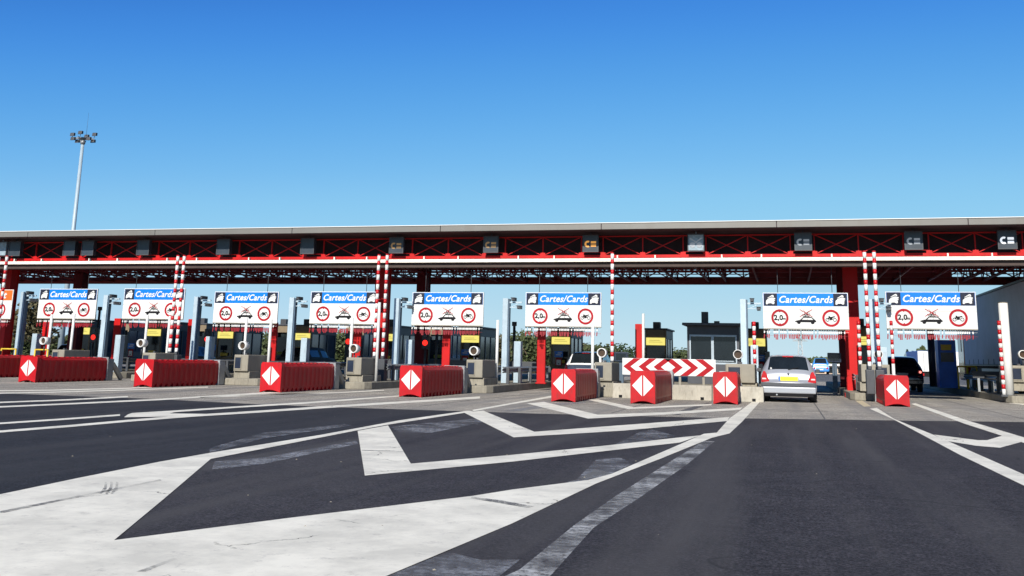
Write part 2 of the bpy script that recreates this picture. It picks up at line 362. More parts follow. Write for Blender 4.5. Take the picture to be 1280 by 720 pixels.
mark([(1069,501),(1078,501),(1089,508),(1080,508.5)], .004, paint_mat('cream_paint', .1, (.62,.55,.38)))
mark([(1139,505),(1144,504),(1210,526),(1280,547),(1330,562),(1330,569),(1280,554),(1262,548),(1206,530)])
mark([(1167.5,543.5),(1222,550.5),(1234,550.5),(1254,544.5),(1262,546.5),(1280,552),(1274,553.5),(1250,560),(1220,557.5),(1183,551.5)], .0044)
# lines of the left lanes
def line(pts, wd, m=P_new, z=.004):
    up = [gnd(x, y-wd/2) for x, y in pts]; dn = [gnd(x, y+wd/2) for x, y in pts]
    return sheet('road_marking', up+dn[::-1], z, m)
line([(-60,506),(0,503.2),(80,500.2),(160,496)], 1.6)
line([(-60,510.5),(0,508.8),(100,504.3),(200,499.5),(330,491.5),(420,486)], 1.8)
line([(-60,533),(0,529.5),(75,524.5),(150,519)], 2.0)
mark([(160,518.2),(165,516.5),(212,513.7),(300,507.8),(380,503),(500,494.5),(500,495.8),(380,505),(300,509.7),(218,515.5),(212,517),(260,517.6),(240,520.6),(155,521.8)], .0044)
line([(-60,543),(0,539.8),(85,533),(160,526.3),(240,520),(320,515),(400,509.5),(520,502),(600,497)], 2.6, z=.0048)
line([(-40,489),(60,488),(160,485.5),(190,484)], 1.2)
line([(-40,492.5),(60,490.5),(170,487.3),(260,484)], 1.2)
line([(250,497),(330,494),(400,491)], 1.0)
line([(300,494.5),(420,491),(480,488)], 1.1)
line([(1262,503),(1275,504.5),(1300,508),(1330,512)], 2.6)
# old, half-erased paint
mark([(880,551),(893,552),(860,580),(800,622),(742,660),(690,718),(640,760),(520,760),(600,735),(650,712),(720,655),(770,620),(830,582)], .002, P_old)
mark([(655,618),(720,600),(745,586),(765,592),(735,600),(690,607)], .002, P_old)
mark([(720,600),(745,575),(775,572),(790,580),(765,592)], .002, P_old2)
mark([(770,555),(800,540),(815,537),(845,545),(780,556)], .002, P_old2)
mark([(268,577),(330,572),(445,551),(448,555),(330,580),(265,587)], .002, P_old2)
mark([(488,534),(510,531),(600,523),(610,527),(540,541),(500,541)], .002, P_old2)
mark([(486,720),(560,690),(600,700),(650,700),(600,740),(470,760)], .002, P_old2)
mark([(262,560),(330,541),(430,530),(440,532),(330,548),(262,566)], .002, P_old2)
mark([(838,517.5),(872,506.5),(884,503.5),(890,503.5),(862,514),(848,519)], .003, P_darkgrey)  # dark grey streak across the paving
mark([(625,514),(700,503),(770,497.5),(776,498.5),(700,507),(650,514)], .002, P_old2)
P_rub = paint_mat('tyre_scuff', .8, (.10,.10,.105), .2)
for dx in (0, 7, 14):
    mark([(124+dx,618),(127+dx,618),(133+dx,612),(134+dx,604),(131+dx,603),(130+dx,610)], .0062, P_rub)
mark([(170,716),(182,716),(222,700),(214,700)], .0062, P_rub)
mark([(0,640),(60,628),(200,600),(202,601.5),(60,630.5),(0,643)], .0062, P_rub)
mark([(590,622),(625,626),(668,634),(660,636),(620,629),(588,624)], .0062, P_rub)
mark([(452,563),(505,564.5),(505,565.2),(452,563.8)], .0062, P_rub)
gm = MB(); rg = random.Random(8)
for k in range(70):
    x = rg.uniform(-9, 5); y = rg.uniform(3.8, 26); q = rg.uniform(.004, .012)
    b = len(gm.v); gm.v += [(x-q,y,.003),(x,y-q*.8,.003),(x+q,y+q*.3,.003),(x,y+q,.003),(x+q*.2,y,.003+q*.7)]
    for t4 in ((0,1,4),(1,2,4),(2,3,4),(3,0,4)): gm.face([b+u for u in t4])
tag(gm.build('grit', mat('grit', (.30,.27,.22), .9, var=.3)), 'small pale grit and litter scattered on the asphalt', 'grit', None, 'stuff')
# expansion joints of the apron
jb = MB()
for yy in (26.2, 30.8, 36.0, 41.0, 46.0):
    jb.box(-60, 30, yy, yy+.03, .0005, .0035)
for k in range(-14, 6):
    jb.box(.7+k*4.45, .73+k*4.45, 22.2, 60, .0005, .0032)
tag(jb.build('road_joint', P_darkgrey), None, None, None, 'structure')

# ================================================================ CANOPY
canopy = thing('toll_canopy', (0, 41.5, 0), 'long grey-edged flat toll canopy on red steel lattice spanning all the lanes', 'canopy')
def cp(mb, name, m, label=None, bevel=0):
    mb.v = [(x, y-41.5, z) for x, y, z in mb.v]
    o = mb.build(name, m, canopy, bevel)
    if label: o['label'] = label
    return o
XL, XR = -66, 26
ZT, ZB = at(640, 279.6, 34.57).z, at(640, 288.2, 34.6).z
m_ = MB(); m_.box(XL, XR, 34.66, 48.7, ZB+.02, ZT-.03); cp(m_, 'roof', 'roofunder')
m_ = MB()
x = XL
while x < XR:
    m_.box(x, min(XR, x+5.96), 34.6, 34.66, ZB, ZT-.035); x += 5.98
m_.box(XL, XR, 48.7, 48.76, ZB, ZT-.035); cp(m_, 'fascia', 'fascia', bevel=.008)
m_ = MB(); m_.box(XL, XR, 34.57, 48.78, ZT-.028, ZT-.005); cp(m_, 'roof_edge', 'lip')
DISP = [3, 20, 88, 111, 180, 280, 385, 496, 614, 738.5, 870, 1004, 1142, 1259]
DX = {p: at(p, 305, 35.5).x for p in DISP}
base_x = DX[738.5]; pitch = (DX[1142]-DX[180])/8
mods = [base_x+pitch*k for k in range(-14, 8)]
YT = 35.8
ZC = at(640, 321.5, YT).z; ZB2 = at(640, 327.8, YT-.2).z; DZ = YT-35.15
ft = MB()
ft.box(XL, XR, YT-.07, YT+.07, ZC-.055, ZC+.055); ft.box(XL, XR, YT-.03, YT+.03, 5.50, 5.54)
for i, mx in enumerate(mods):
    a, b = mx-.40, mx+.40
    nx = mods[i+1]-.40 if i+1 < len(mods) else XR
    mid = (b+nx)/2
    for xx in (a, b, mid): ft.box(xx-.018, xx+.018, YT-.03, YT+.03, ZC+.055, 5.50)
    ft.box(a, b, YT-.02, YT+.02, ZC+.15, ZC+.18)
    for xx in (a, b, mid): ft.box(xx-.09, xx+.09, YT-.036, YT-.031, ZC+.056, ZC+.15)
    for (p, q) in ((b, mid), (mid, nx)):
        ft.bar((p+.03, YT-.02, ZC+.05), (q-.03, YT-.02, 5.50), .028); ft.bar((p+.03, YT+.02, 5.50), (q-.03, YT+.02, ZC+.05), .028)
cp(ft, 'front_truss', 'red_steel')
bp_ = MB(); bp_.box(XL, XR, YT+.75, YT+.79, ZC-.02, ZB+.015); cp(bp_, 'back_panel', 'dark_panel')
wb = MB(); wb.box(XL, XR, YT-.26, YT-.15, ZB2, ZB2+.12); cp(wb, 'front_beam', 'beam', bevel=.012)
for mx in mods:
    for q in (.95, 2.3):
        if mx < -36 or mx > 12: continue
        st = MB(); st.box(mx+q-.022, mx+q+.022, YT-.2, YT-.08, ZB2+.121, ZC+.03); cp(st, 'beam_bracket', 'beam')
ch = MB(); ch.box(XL, XR, YT-.1, YT+.3, ZB2-.17, ZB2-.01); cp(ch, 'gutter', 'brown')
# cross frames and inner trusses
ct = MB()
def lattice(p, q, z0, z1, n, w=.05):
    p = Vector(p); q = Vector(q)
    for z in (z0, z1): ct.bar((p.x, p.y, z), (q.x, q.y, z), .07)
    for k in range(n):
        s0 = p.lerp(q, k/n); s1 = p.lerp(q, (k+1)/n)
        a, b = (z0, z1) if k % 2 else (z1, z0)
        ct.bar((s0.x, s0.y, a), (s1.x, s1.y, b), w); ct.bar((s1.x, s1.y, z0), (s1.x, s1.y, z1), w*.7)
for i, mx in enumerate(mods):
    lattice((mx-.4, 36.7, 0), (mx-.4, 47.9, 0), ZC+.05, 5.55, 9); lattice((mx+.4, 36.7, 0), (mx+.4, 47.9, 0), ZC+.05, 5.55, 9)
    if i+1 < len(mods): lattice((mx+pitch/2, 36.7, 0), (mx+pitch/2, 47.9, 0), ZC+.05, 5.55, 9)
for yy in (38.7, 43.5): lattice((XL, yy, 0), (XR, yy, 0), ZC+.12, 5.5, 52, .045)
for yy in (36.9, 40.4, 42.0, 45.2, 46.6): ct.bar((XL, yy, 5.58), (XR, yy, 5.58), .1)
for yy, z in ((40.4, 5.1), (45.2, 5.22), (46.6, 5.3), (42, 5.35)): ct.bar((XL, yy, z), (XR, yy, z), .06)
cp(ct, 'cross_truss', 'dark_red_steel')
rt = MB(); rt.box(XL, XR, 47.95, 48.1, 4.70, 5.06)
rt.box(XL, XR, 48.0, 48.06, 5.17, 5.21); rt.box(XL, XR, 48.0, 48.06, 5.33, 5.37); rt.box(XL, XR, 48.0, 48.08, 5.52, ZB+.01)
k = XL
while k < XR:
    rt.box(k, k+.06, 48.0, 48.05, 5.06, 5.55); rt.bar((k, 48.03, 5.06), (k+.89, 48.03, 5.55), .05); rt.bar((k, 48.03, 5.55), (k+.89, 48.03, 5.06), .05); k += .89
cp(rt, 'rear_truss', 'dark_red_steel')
# sheet-metal closure panel added inside (closes much of the view at the right)
wk = MB(); wk.box(-1.6, 7.0, 46.9, 47.0, 4.95, 5.34); wk.box(-1.2, 6.2, 46.9, 47.0, 5.34, 5.6); cp(wk, 'closure_panel', 'dark_red_steel')
# columns
for px in (1065.5, 475.5, 4.5, -1):
    for yy in (38.7, 43.5):
        X = at(1065.5, 420, 38.7).x; X4 = at(476, 420, 38.7).x
        X = {1065.5: X, 475.5: X4, 4.5: 2*X4-X, -1: 3*X4-2*X}[px]
        c = MB(); w = .25
        c.box(X-w, X+w, yy-w, yy-w+.035, .15, 5.6); c.box(X-w, X+w, yy+w-.035, yy+w, .15, 5.6)
        c.box(X-w+.03, X-w+.06, yy-w+.036, yy+w-.036, .15, 5.6); c.box(X+w-.06, X+w-.03, yy-w+.036, yy+w-.036, .15, 5.6)
        c.box(X-.35, X+.35, yy-.35, yy+.35, 0.0, .149); c.box(X-.33, X+.33, yy-.33, yy+.33, .15, .19)
        cp(c, 'column', 'red_steel' if yy < 40 else 'rear_red_steel')
cX = 3*at(1065.5, 420, 38.7).x  # right-hand neighbour outside the frame
step = at(1065.5, 420, 38.7).x-at(476, 420, 38.7).x
for yy in (38.7, 43.5):
    X = at(1065.5, 420, 38.7).x+step; c = MB(); c.box(X-.25, X+.25, yy-.25, yy+.25, 0, 5.6); cp(c, 'column', 'red_steel')

# lane displays hanging in the front truss
def disp_root(px, sym, label, pale=False):
    c = at(px, 304.5, 35.5); zc = at(738, 304.5, 35.5).z-.29+.3
    t = thing('lane_display', (c.x, 35.5, zc-.3), label, 'display', 'lane displays along the canopy edge')
    h = MB(); h.box(-.27, .27, -.04, .17, 0, .58); h.box(-.02, .02, .02, .06, .58, .68); hb = h.build('housing', 'displaypale' if pale else 'display', t, .01)
    fr = MB(); fr.box(-.29, .29, -.055, -.041, .56, .60); fr.box(-.29, .29, -.055, -.041, -.02, .02); fr.box(-.29, -.26, -.055, -.041, .02, .56); fr.box(.26, .29, -.055, -.041, .02, .56)
    fr.build('frame', 'dark_steel', t)
    if sym == 'lens':
        s = MB()
        for sx in (-.12, .12): s.cyl((sx, -.042, .2), (sx, -.055, .2), .1, 16)
        s.bar((-.2, -.05, .45), (.2, -.05, .15), .03); s.bar((-.2, -.05, .15), (.2, -.05, .45), .03); s.build('lamp_symbol', 'leddim', t)
    elif sym:
        s = MB(); b = len(s.v); n = 14
        pts = []
        for k in range(n+1):
            a = rad(60)+rad(240)*k/n; pts.append((-.10+.12*math.cos(a), .27+.12*math.sin(a)))
        for k in range(n+1):
            a = rad(300)-rad(240)*k/n; pts.append((-.10+.055*math.cos(a), .27+.055*math.sin(a)))
        for k in range(n):
            s.prism([pts[k], pts[k+1], pts[2*n-k], pts[2*n+1-k]], -.05, -.043)
        s.box(.01, .20, -.05, -.043, .29, .37); s.box(.01, .20, -.05, -.043, .17, .25)
        s.build('card_symbol', sym, t)
    return t
SYM = {496: ('leddimorange', 'dim orange card symbol, above the fifth card sign from the left'),
       614: ('leddimorange', 'faint orange card symbol, between the fifth and sixth card signs'),
       738.5: ('ledorange', 'bright orange card symbol, above the sixth card sign'),
       870: ('lens', 'pale grey face like a lamp cluster, above the chevron board'),
       1004: ('leddim', 'grey card symbol, above the silver hatchback'),
       1142: ('leddim', 'faint grey card symbol, just right of the paired striped arms'),
       1259: ('ledwhite', 'bright white card symbol, at the right edge of the photo'),
       385: (None, 'blank dark face, above the fourth card sign from the left'),
       280: (None, 'blank dark face, above the third card sign from the left'),
       180: (None, 'blank dark face, above the second card sign from the left'),
       111: (None, 'blank dark face, right one of the two above the first card sign'),
       88: (None, 'blank dark face, left one of the two above the first card sign'),
       20: (None, 'blank dark face, second from the left end'),
       3: (None, 'pale bluish face, at the very left edge of the photo')}
for p in DISP:
    s_, l_ = SYM[p]; disp_root(p, s_, 'lane display with '+l_, pale=p in (870, 3))

# ================================================================ ISLANDS
ISL = [-35.4, -31.1, -27.0, -22.9, -18.7, -14.45, -10.1, -5.8, -1.45, 2.9]
# barrier fronts: px, ground y
BAR = {2: (-27,472), 3: (33,478), 4: (178,484), 5: (337,490.5), 6: (512.5,496.5), 7: (704,502.5), 8: (907,505.5), 9: (1122,508.5)}
NOSE = {0: 36, 1: 35, 2: 36, 3: 33.2, 4: 32.3, 5: 31.8, 6: 31.5, 7: 31.0, 8: 31.0, 9: 35.2}
def island(x0, x1, y0, y1, label, h=.24):
    m_ = MB(); r = .45
    pts = [(x0, y1), (x1, y1), (x1, y0+r), (x1-r*.3, y0+r*.3), (x1-r, y0), (x0+r, y0), (x0+r*.3, y0+r*.3), (x0, y0+r)]
    b = 0; n = len(pts); m_.v += [(x, y, 0) for x, y in pts]+[(x, y, h) for x, y in pts]
    m_.face(range(n)); m_.face([n+i for i in range(n)])
    for i in range(n): j = (i+1) % n; m_.face((i, j, n+j, n+i))
    o = m_.build('toll_island', 'conc_dark', None, .025); tag(o, label, 'traffic island', 'concrete islands between the lanes')
    return o
names = {0: 'beyond the left edge of the photo', 1: 'under the leftmost camera mast', 2: 'behind the red crash cushion cut by the left edge', 3: 'behind the second red crash cushion',
 4: 'behind the third red crash cushion', 5: 'behind the fourth red crash cushion', 6: 'behind the fifth red crash cushion', 9: 'to the right of the silver hatchback'}
for i, x in enumerate(ISL):
    if i in (7, 8): continue
    island(x-.95, x+.85, NOSE[i], 58, 'long low concrete island '+names[i])
island(-6.8, -.85, 31.6, 58, 'broad concrete island behind the chevron board', .30)
island(7.0, 8.1, 36.9, 60, 'concrete island between the dark off-roader lane and the grey lorry')
ISLB = MB()
# ---------------- crash cushions
def make_cushion(label):
    t = thing('crash_cushion', (0,0,0), label, 'crash cushion', 'red crash cushions at the island noses')
    L = 3.75; b = MB()
    prof = [(-.27,.05),(.27,.05),(.30,.12),(.30,.74),(.24,.83),(-.24,.83),(-.30,.74),(-.30,.12)]
    b.prism(prof, .14, L)
    # blunt nose with an arched foot
    nose = [(-.33,0),(-.22,.035),(-.10,.07),(0,.08),(.10,.07),(.22,.035),(.33,0),(.335,.80),(.30,.865),(-.30,.865),(-.335,.80)]
    b.prism(nose, .0, .139)
    k = .26; i = 0
    while k < L-.2:
        for s in (-1, 1):
            b.hexa([(s*.298,k,.17),(s*.309,k+.05,.17),(s*.309,k+.13,.17),(s*.298,k+.18,.17),(s*.298,k,.72),(s*.309,k+.05,.70),(s*.309,k+.13,.70),(s*.298,k+.18,.72)])
            b.box(min(s*.22, s*.312), max(s*.22, s*.312), k+.01, k+.17, .0, .12)
        b.box(-.2, .2, k+.02, k+.16, .83, .85)
        k += .29
    b.build('body', 'red_plastic', t, .018)
    d = MB()
    d.prism([(-.02,.20),(-.02,.75),(-.285,.475)], -.006, .002); d.prism([(.02,.20),(.285,.475),(.02,.75)], -.006, .002)
    d.build('diamond_marker', 'signwhite', t)
    g = MB(); g.box(-.34, .34, L, L+.05, .0, .86); g.box(-.34, -.28, L+.05, L+.35, .02, .8); g.box(.28, .34, L+.05, L+.35, .02, .8)
    for z in (.2,.45,.7):
        for s in (-1,1): g.cyl((s*.342, L+.025, z), (s*.36, L+.025, z), .018, 8)
    g.build('back_plate', 'grey_steel', t, .006)
    for u in (-.25, .25): s_ = MB(); s_.bar((u, L+.4, .62), (u, L+1.0, .05), .10, .16); s_.build('strut', 'conc', t)
    return t
clab = {2: 'red crash cushion cut off by the left edge of the photo', 3: 'red crash cushion with long dark side, second from the left',
 4: 'red crash cushion with long dark side, third from the left', 5: 'red crash cushion with long side, fourth from the left',
 6: 'red crash cushion with long side, fifth from the left', 7: 'red crash cushion in front of the white estate car',
 75: 'red crash cushion directly in front of the chevron board', 8: 'red crash cushion beside the silver hatchback, right of the chevron board',
 9: 'rightmost red crash cushion, its left side in view, by the dark off-roader'}
BARX = dict(BAR); BARX[75] = (803.5, 505)
proto = None
for k in sorted(BARX, key=lambda q: BARX[q][0]):
    p = gnd(*BARX[k]); loc = (p.x, p.y, 0); jz = {3:.6,4:-.9,5:.5,6:-.4,7:1.2,75:-.8,8:.9,9:-.5}.get(k,0)
    if proto is None: proto = make_cushion(clab[k]); proto.location = loc
    else: dup(proto, loc, clab[k], rz=rad(jz))
    if k in (75,): pass
# ---------------- grey beacon cabinets with round lamp
def make_cab(label):
    t = thing('beacon_cabinet', (0,0,0), label, 'cabinet', 'grey cabinets on the island noses')
    b = MB(); b.box(-.45,.45,0,1.5,.5,1.08); b.build('body', 'cab', t, .03)
    r = MB(); r.box(-.36,.0,-.012,.02,.6,.98); r.build('recess', 'recess', t, .02)
    f = MB(); f.box(-.40,-.361,-.02,-.001,.56,1.02); f.box(.001,.04,-.02,-.001,.56,1.02); f.box(-.36,0,-.02,-.001,.981,1.02); f.box(-.36,0,-.02,-.001,.56,.599); f.build('frame', 'cab', t, .006)
    p = MB(); p.box(-.5,.5,.1,1.7,.2,.499); p.build('plinth', 'conc_dark', t, .02)
    h = MB(); h.box(-.05,.05,.3,.45,1.08,1.14); h.build('foot', 'dark_steel', t)
    return t
CABS = {2: (73, 437, 33.5), 3: (194, 441, 33.0), 4: (310, 443.5, 32.6), 5: (453, 447, 32.0), 6: (602.5, 449.7, 31.9), 7: (760, 453, 31.8), 8: (925, 455, 32.5), 9: (1094, 455.5, 35.6), 10: (1276, 457, 39.2)}
LAMPS = {2: (54,426), 3: (175.7,429), 4: (303,432), 5: (441.7,435.7), 6: (592,438.5), 7: (752,441), 8: (922.4,443), 9: (1098,443), 10: (1279,443)}
nm = {2: 'half hidden behind the second crash cushion from the left', 3: 'showing above the third crash cushion from the left', 4: 'left of the fourth crash cushion', 5: 'left of the fifth crash cushion',
      6: 'behind the fifth crash cushion', 7: 'beside the left end of the chevron board', 8: 'just left of the silver hatchback', 9: 'behind the rightmost crash cushion', 10: 'at the right edge by the fat white post'}
proto = None; protol = None
FL = {3: 178, 4: 293, 5: 433, 6: 583, 7: 743}
for k in sorted(CABS):
    px, ytop, Y = CABS[k]; c = at(px, ytop, Y); loc = (c.x, Y, c.z-1.08); kx = .62 if k < 8 else 1.0
    if k in FL: loc = (at(FL[k], ytop, Y).x+.45*kx, Y, c.z-1.08)
    lab = 'grey box cabinet '+nm[k]
    if proto is None: proto = make_cab(lab); proto.location = loc; proto.scale = (kx,1,1)
    else:
        r = dup(proto, loc, lab, scale=(kx,1,1))
        if k in (9,):
            for ch_ in r.children:
                ch_.scale = (-1, 1, 1)
    lx, ly = LAMPS[k]; q = at(lx, ly, Y+.2)
    lab = 'round signal lamp on the cabinet '+nm[k]
    if protol is None:
        t = thing('signal_lamp', (0,0,0), lab, 'signal lamp', 'round signal lamps on the cabinets'); protol = t
        a = MB(); a.sm = True; a.tube_ring(0, 0, .125, .148, -.04, .26, 24); a.sm = False; a.build('rim', 'signwhite', t)
        a = MB(); a.cyl((0,.06,0),(0,.25,0),.124,24); a.build('lens', 'lampbrown', t)
        a = MB(); a.cyl((0,.1,-.13),(0,.1,-.42),.025,8); a.build('stalk', 'dark_steel', t)
        t.location = q
    else: dup(protol, q, lab)
# ---------------- raised striped arms
def make_arm(label):
    t = thing('raised_barrier_arm', (0,0,0), label, 'barrier arm', 'raised red and white barrier arms')
    a = MB(); z = 1.05; k = 0
    segs = []
    while z < 4.78:
        h = .20 if k % 2 == 0 else .15
        a.cur = k % 2; a.cyl((0,0,z),(0,0,min(4.78, z+h)), .058, 14); z += h; k += 1
    a.build('boom', ['signwhite', 'whitered'], t)
    b = MB(); b.box(-.13,.13,-.12,.2,.24,1.0); b.box(-.06,.06,-.07,.07,1.0,1.12); b.build('motor_housing', 'dark_steel', t, .02)
    c = MB(); c.cyl((0,0,4.781),(0,0,4.80),.06,14); c.build('end_cap', 'whitered', t)
    return t
ARMS = [(-1.0, 320, 'at the left edge of the photo, left of a pair'), (9.0, 319.5, 'at the left edge of the photo, right of a pair'),
        (222.7,319, 'in front of the second card sign, left of the pair'), (230.7,319, 'in front of the second card sign, right of the pair'),
        (474,318, 'right of the fourth card sign, left of the pair'), (484.3,317.5, 'right of the fourth card sign, right of the pair'),
        (765.5,315.5, 'standing alone left of the chevron board'),
        (1080.3,313.5, 'right of the red column, left of the pair'), (1092.3,313.5, 'right of the red column, right of the pair')]
proto = None
for px, py, lab in ARMS:
    Y = 34.3; p = at(px, py, Y); l_ = 'raised striped arm '+lab
    sc = p.z/4.8
    if proto is None: proto = make_arm(l_); proto.location = (p.x, Y, 0); proto.scale = (1,1,sc)
    else: dup(proto, (p.x, Y, 0), l_, scale=(1,1,sc))
# ---------------- camera masts
def make_mast(label):
    t = thing('camera_mast', (0,0,0), label, 'camera mast', 'blue-grey camera masts on the islands')
    a = MB(); a.box(-.11,.09,-.1,-.06,.24,3.4); a.build('column', 'postblue', t, .008)
    a = MB(); a.box(.06,.14,-.058,.12,.24,3.38); a.box(-.1,.055,-.058,.0,.26,3.36); a.build('column_back', 'postdark', t)  # mast side and web painted dark to carry their shade
    a = MB(); a.box(.141,.60,-.03,.03,3.22,3.28); a.box(.141,.6,-.02,.02,3.05,3.08); a.bar((.2,0,3.07),(.5,0,3.22),.025); a.build('arm', 'postblue', t)
    for x, z, r in ((.30,3.30,.0),(.52,3.0,.0)):
        c = MB(); c.box(x-.06,x+.06,-.2,.14,z,z+.11); c.cyl((x,-.2,z+.055),(x,-.24,z+.055),.04,12); c.box(x-.08,x+.08,-.24,.1,z+.111,z+.125); c.build('camera', 'dark_steel', t)
    return t
MAST = [(31,365),(134.5,369),(247.5,371),(366.5,372),(497.5,373),(633,373),(929,374),(1090,374)]
mnm = ['left of the first card sign','between the first and second card signs','left of the third card sign','left of the fourth card sign','left of the fifth card sign','left of the sixth card sign','left of the card sign over the silver hatchback','behind the paired striped arms right of the red column']
proto = None; protoc = None
for (px, py), n_ in zip(MAST, mnm):
    p = at(px, py, 36.0); l_ = 'tall blue-grey camera mast '+n_
    sc = (1,1,p.z/3.4)
    if proto is None: proto = make_mast(l_); proto.location = (p.x, 36.0, 0); proto.scale = sc
    else: dup(proto, (p.x, 36.0, 0), l_, scale=sc)
    l_ = 'slim blue cabinet at the mast '+n_
    loc = (p.x+.32, 36.5, .24)
    if protoc is None:
        protoc = thing('slim_cabinet', loc, l_, 'cabinet', 'slim pale cabinets beside the masts')
        a = MB(); a.box(-.13,.13,0,.3,0,1.5); a.build('body', 'postblue', protoc, .015)
        a = MB(); a.box(-.10,.10,-.008,-.001,.1,1.35); a.build('door', 'postblue', protoc)
    else: dup(protoc, loc, l_)

# ================================================================ CARD SIGNS
def disc(mb, cx, cz, r, y0, y1, n=20):
    mb.prism([(cx+r*math.cos(2*math.pi*k/n), cz+r*math.sin(2*math.pi*k/n)) for k in range(n)], y0, y1)
SW = 1.49; SK = 36.15/38
def make_sign(label, word='Cartes/Cards', head='signblue'):
    t = thing('lane_sign', (0,0,0), label, 'sign', 'white lane signs over the lanes')
    b = MB(); b.box(-SW, SW, 0, .06, 0, 1.29); b.build('panel', 'signwhite', t, .008)
    h = MB(); h.box(-SW+.03, SW-.03, -.006, .0, .81, 1.265); h.build('header', head, t)
    s = MB(); s.box(-SW+.01, SW-.01, -.004, -.0, .60, .606); s.build('panel_seam', 'cab', t)
    if word:
        text_mesh('lettering', word, .345, 'signwhite', t, (0,-.012,1.035), shear=.28, bold=.007, sx=.96)
        for cx in (-1.215, 1.215):
            k = MB(); k.box(cx-.235, cx+.235, -.011, -.0065, .815, 1.26); k.build('card_icon_plate', 'signdark', t)
            hnd = MB(); f = lambda u, w_: (cx-.185+.37*u, .85+.37*w_)
            hnd.prism([f(*q) for q in ((.05,.08),(.08,.40),(.28,.60),(.62,.70),(.95,.66),(.97,.56),(.80,.50),(.93,.46),(.93,.38),(.80,.36),(.88,.28),(.86,.10),(.74,.06),(.55,.16),(.30,.14),(.16,.03))], -.016, -.0115)
            hnd.prism([f(*q) for q in ((.22,.68),(.68,.97),(.80,.92),(.84,.74),(.60,.74),(.30,.62))], -.016, -.0115)
            hnd.build('card_icon', 'signwhite', t)
            ln = MB(); ln.prism([f(*q) for q in ((.26,.65),(.72,.86),(.74,.83),(.28,.62))], -.019, -.0165); ln.build('card_edge', 'signdark', t)
    for cx, kind in ((-.90,'h'), (.88,'m')):
        r = MB(); r.tube_ring(cx, .385, .225, .305, -.010, -.0045, 36)
        if kind == 'h':
            r.prism([(cx-.05,.632),(cx+.05,.632),(cx,.57)], -.010, -.0045); r.prism([(cx-.05,.138),(cx,.20),(cx+.05,.138)], -.010, -.0045)
        r.build('prohibition_ring', 'signred', t)
    text_mesh('height_limit', '2,0', .25, 'black', t, (-.95,-.008,.385), bold=.009)
    text_mesh('height_limit_unit', 'm', .13, 'black', t, (-.745,-.008,.352), bold=.005)
    # motorcycle
    mo = MB(); cx = .88
    for q in (-.125, .125): mo.tube_ring(cx+q, .33, .045, .065, -.009, -.0045, 18)
    mo.prism([(cx-.13,.34),(cx-.08,.43),(cx-.10,.46),(cx-.05,.46),(cx-.02,.43),(cx+.05,.44),(cx+.12,.46),(cx+.14,.43),(cx+.05,.40),(cx+.05,.33),(cx-.04,.31),(cx-.06,.38),(cx-.11,.33)], -.009, -.0045)
    mo.build('motorcycle_pictogram', 'black', t)
    # car with crossed-out roof load
    c = MB(); c.prism([(-.36,.24),(-.37,.275),(-.24,.31),(-.15,.32),(.32,.32),(.36,.29),(.36,.245),(.30,.235),(-.30,.235)], -.009, -.0045)
    for p, q in (((-.18,.31),(-.07,.41)),((-.07,.41),(.20,.41)),((.20,.41),(.31,.31)),((.06,.31),(.06,.41))): c.bar((p[0],-.007,p[1]),(q[0],-.007,q[1]),.004,.032)
    for q in (-.24, .24): disc(c, q, .235, .066, -.012, -.0045)
    c.build('car_pictogram', 'black', t)
    l_ = MB(); l_.bar((-.13,-.007,.50),(.16,-.007,.50),.004,.024); l_.bar((-.10,-.007,.45),(.14,-.007,.45),.004,.024); l_.bar((-.02,-.007,.43),(.10,-.007,.62),.004,.02); l_.tube_ring(.0,.53,.03,.042,-.009,-.0045,14); l_.tube_ring(.12,.53,.03,.042,-.009,-.0045,14)
    l_.build('roof_load_pictogram', 'black', t)
    x = MB(); x.bar((-.2,-.0115,.69),(.24,-.0115,.43),.003,.020); x.bar((-.2,-.0115,.43),(.24,-.0115,.69),.003,.020); x.bar((-.08,-.0115,.69),(.12,-.0115,.43),.003,.009); x.build('red_cross', 'signred', t)
    # hanging fringe
    rn = random.Random(7); fr = MB(); tp = MB(); bl = MB(); q = -SW+.03
    bk = MB(); bk.box(-SW, SW, .01, .05, -.03, -.001); bk.build('fringe_rail', 'cab', t)
    while q < SW-.02:
        if rn.random() > .10:
            a = rn.uniform(-.02,.02); ln_ = rn.uniform(.32,.40)
            fr.box(q-.019,q+.019,.026,.034,-.165,-.085); bl.box(q-.02,q+.02,.024,.036,-.084,-.031)
            tp.bar((q,.03,-.20),(q+a,.03,-ln_),.036,.012)
        q += .058
    fr.box(-SW+.02, SW-.02, .028, .032, -.12, -.114); bl.box(-SW+.02, SW-.02, .028, .032, -.06, -.055); bl.build('fringe_clips', 'black', t); tp.box(-SW+.02, SW-.02, .026, .034, -.26, -.254)
    f_ = fr.build('fringe', 'signwhite', t); tp.build('fringe_tips', 'fringered', f_)
    hg = MB()
    for q in (-.95, .95): hg.cyl((q,.03,1.29),(q,.03,2.35),.012,6)
    hg.build('hanger', 'dark_steel', t)
    return t
SG = [(82,398,'leftmost'),(190,398.5,'second from the left'),(305.5,403.5,'third from the left'),(428.5,404.5,'fourth from the left'),(558.5,406.5,'fifth from the left'),(703.5,408,'sixth from the left, above the white estate car'),(1007.5,411,'above the silver hatchback'),(1165,411,'rightmost, above the dark off-roader')]
proto = None
for px, pb, lab in SG:
    c = at(px, pb, 36.15); l_ = 'blue-headed Cartes/Cards lane sign, '+lab
    if proto is None: proto = make_sign(l_); proto.location = c; proto.scale = (SK,)*3
    else: dup(proto, c, l_)
c = at(-22, 398, 36.15)
t = make_sign('white lane sign with orange header cut off by the left edge', None, 'signorange'); t.location = c; t.scale = (SK,)*3
text_mesh('lettering', 't', .42, 'signwhite', t, (1.05,-.012,1.035), shear=.28, bold=.012)

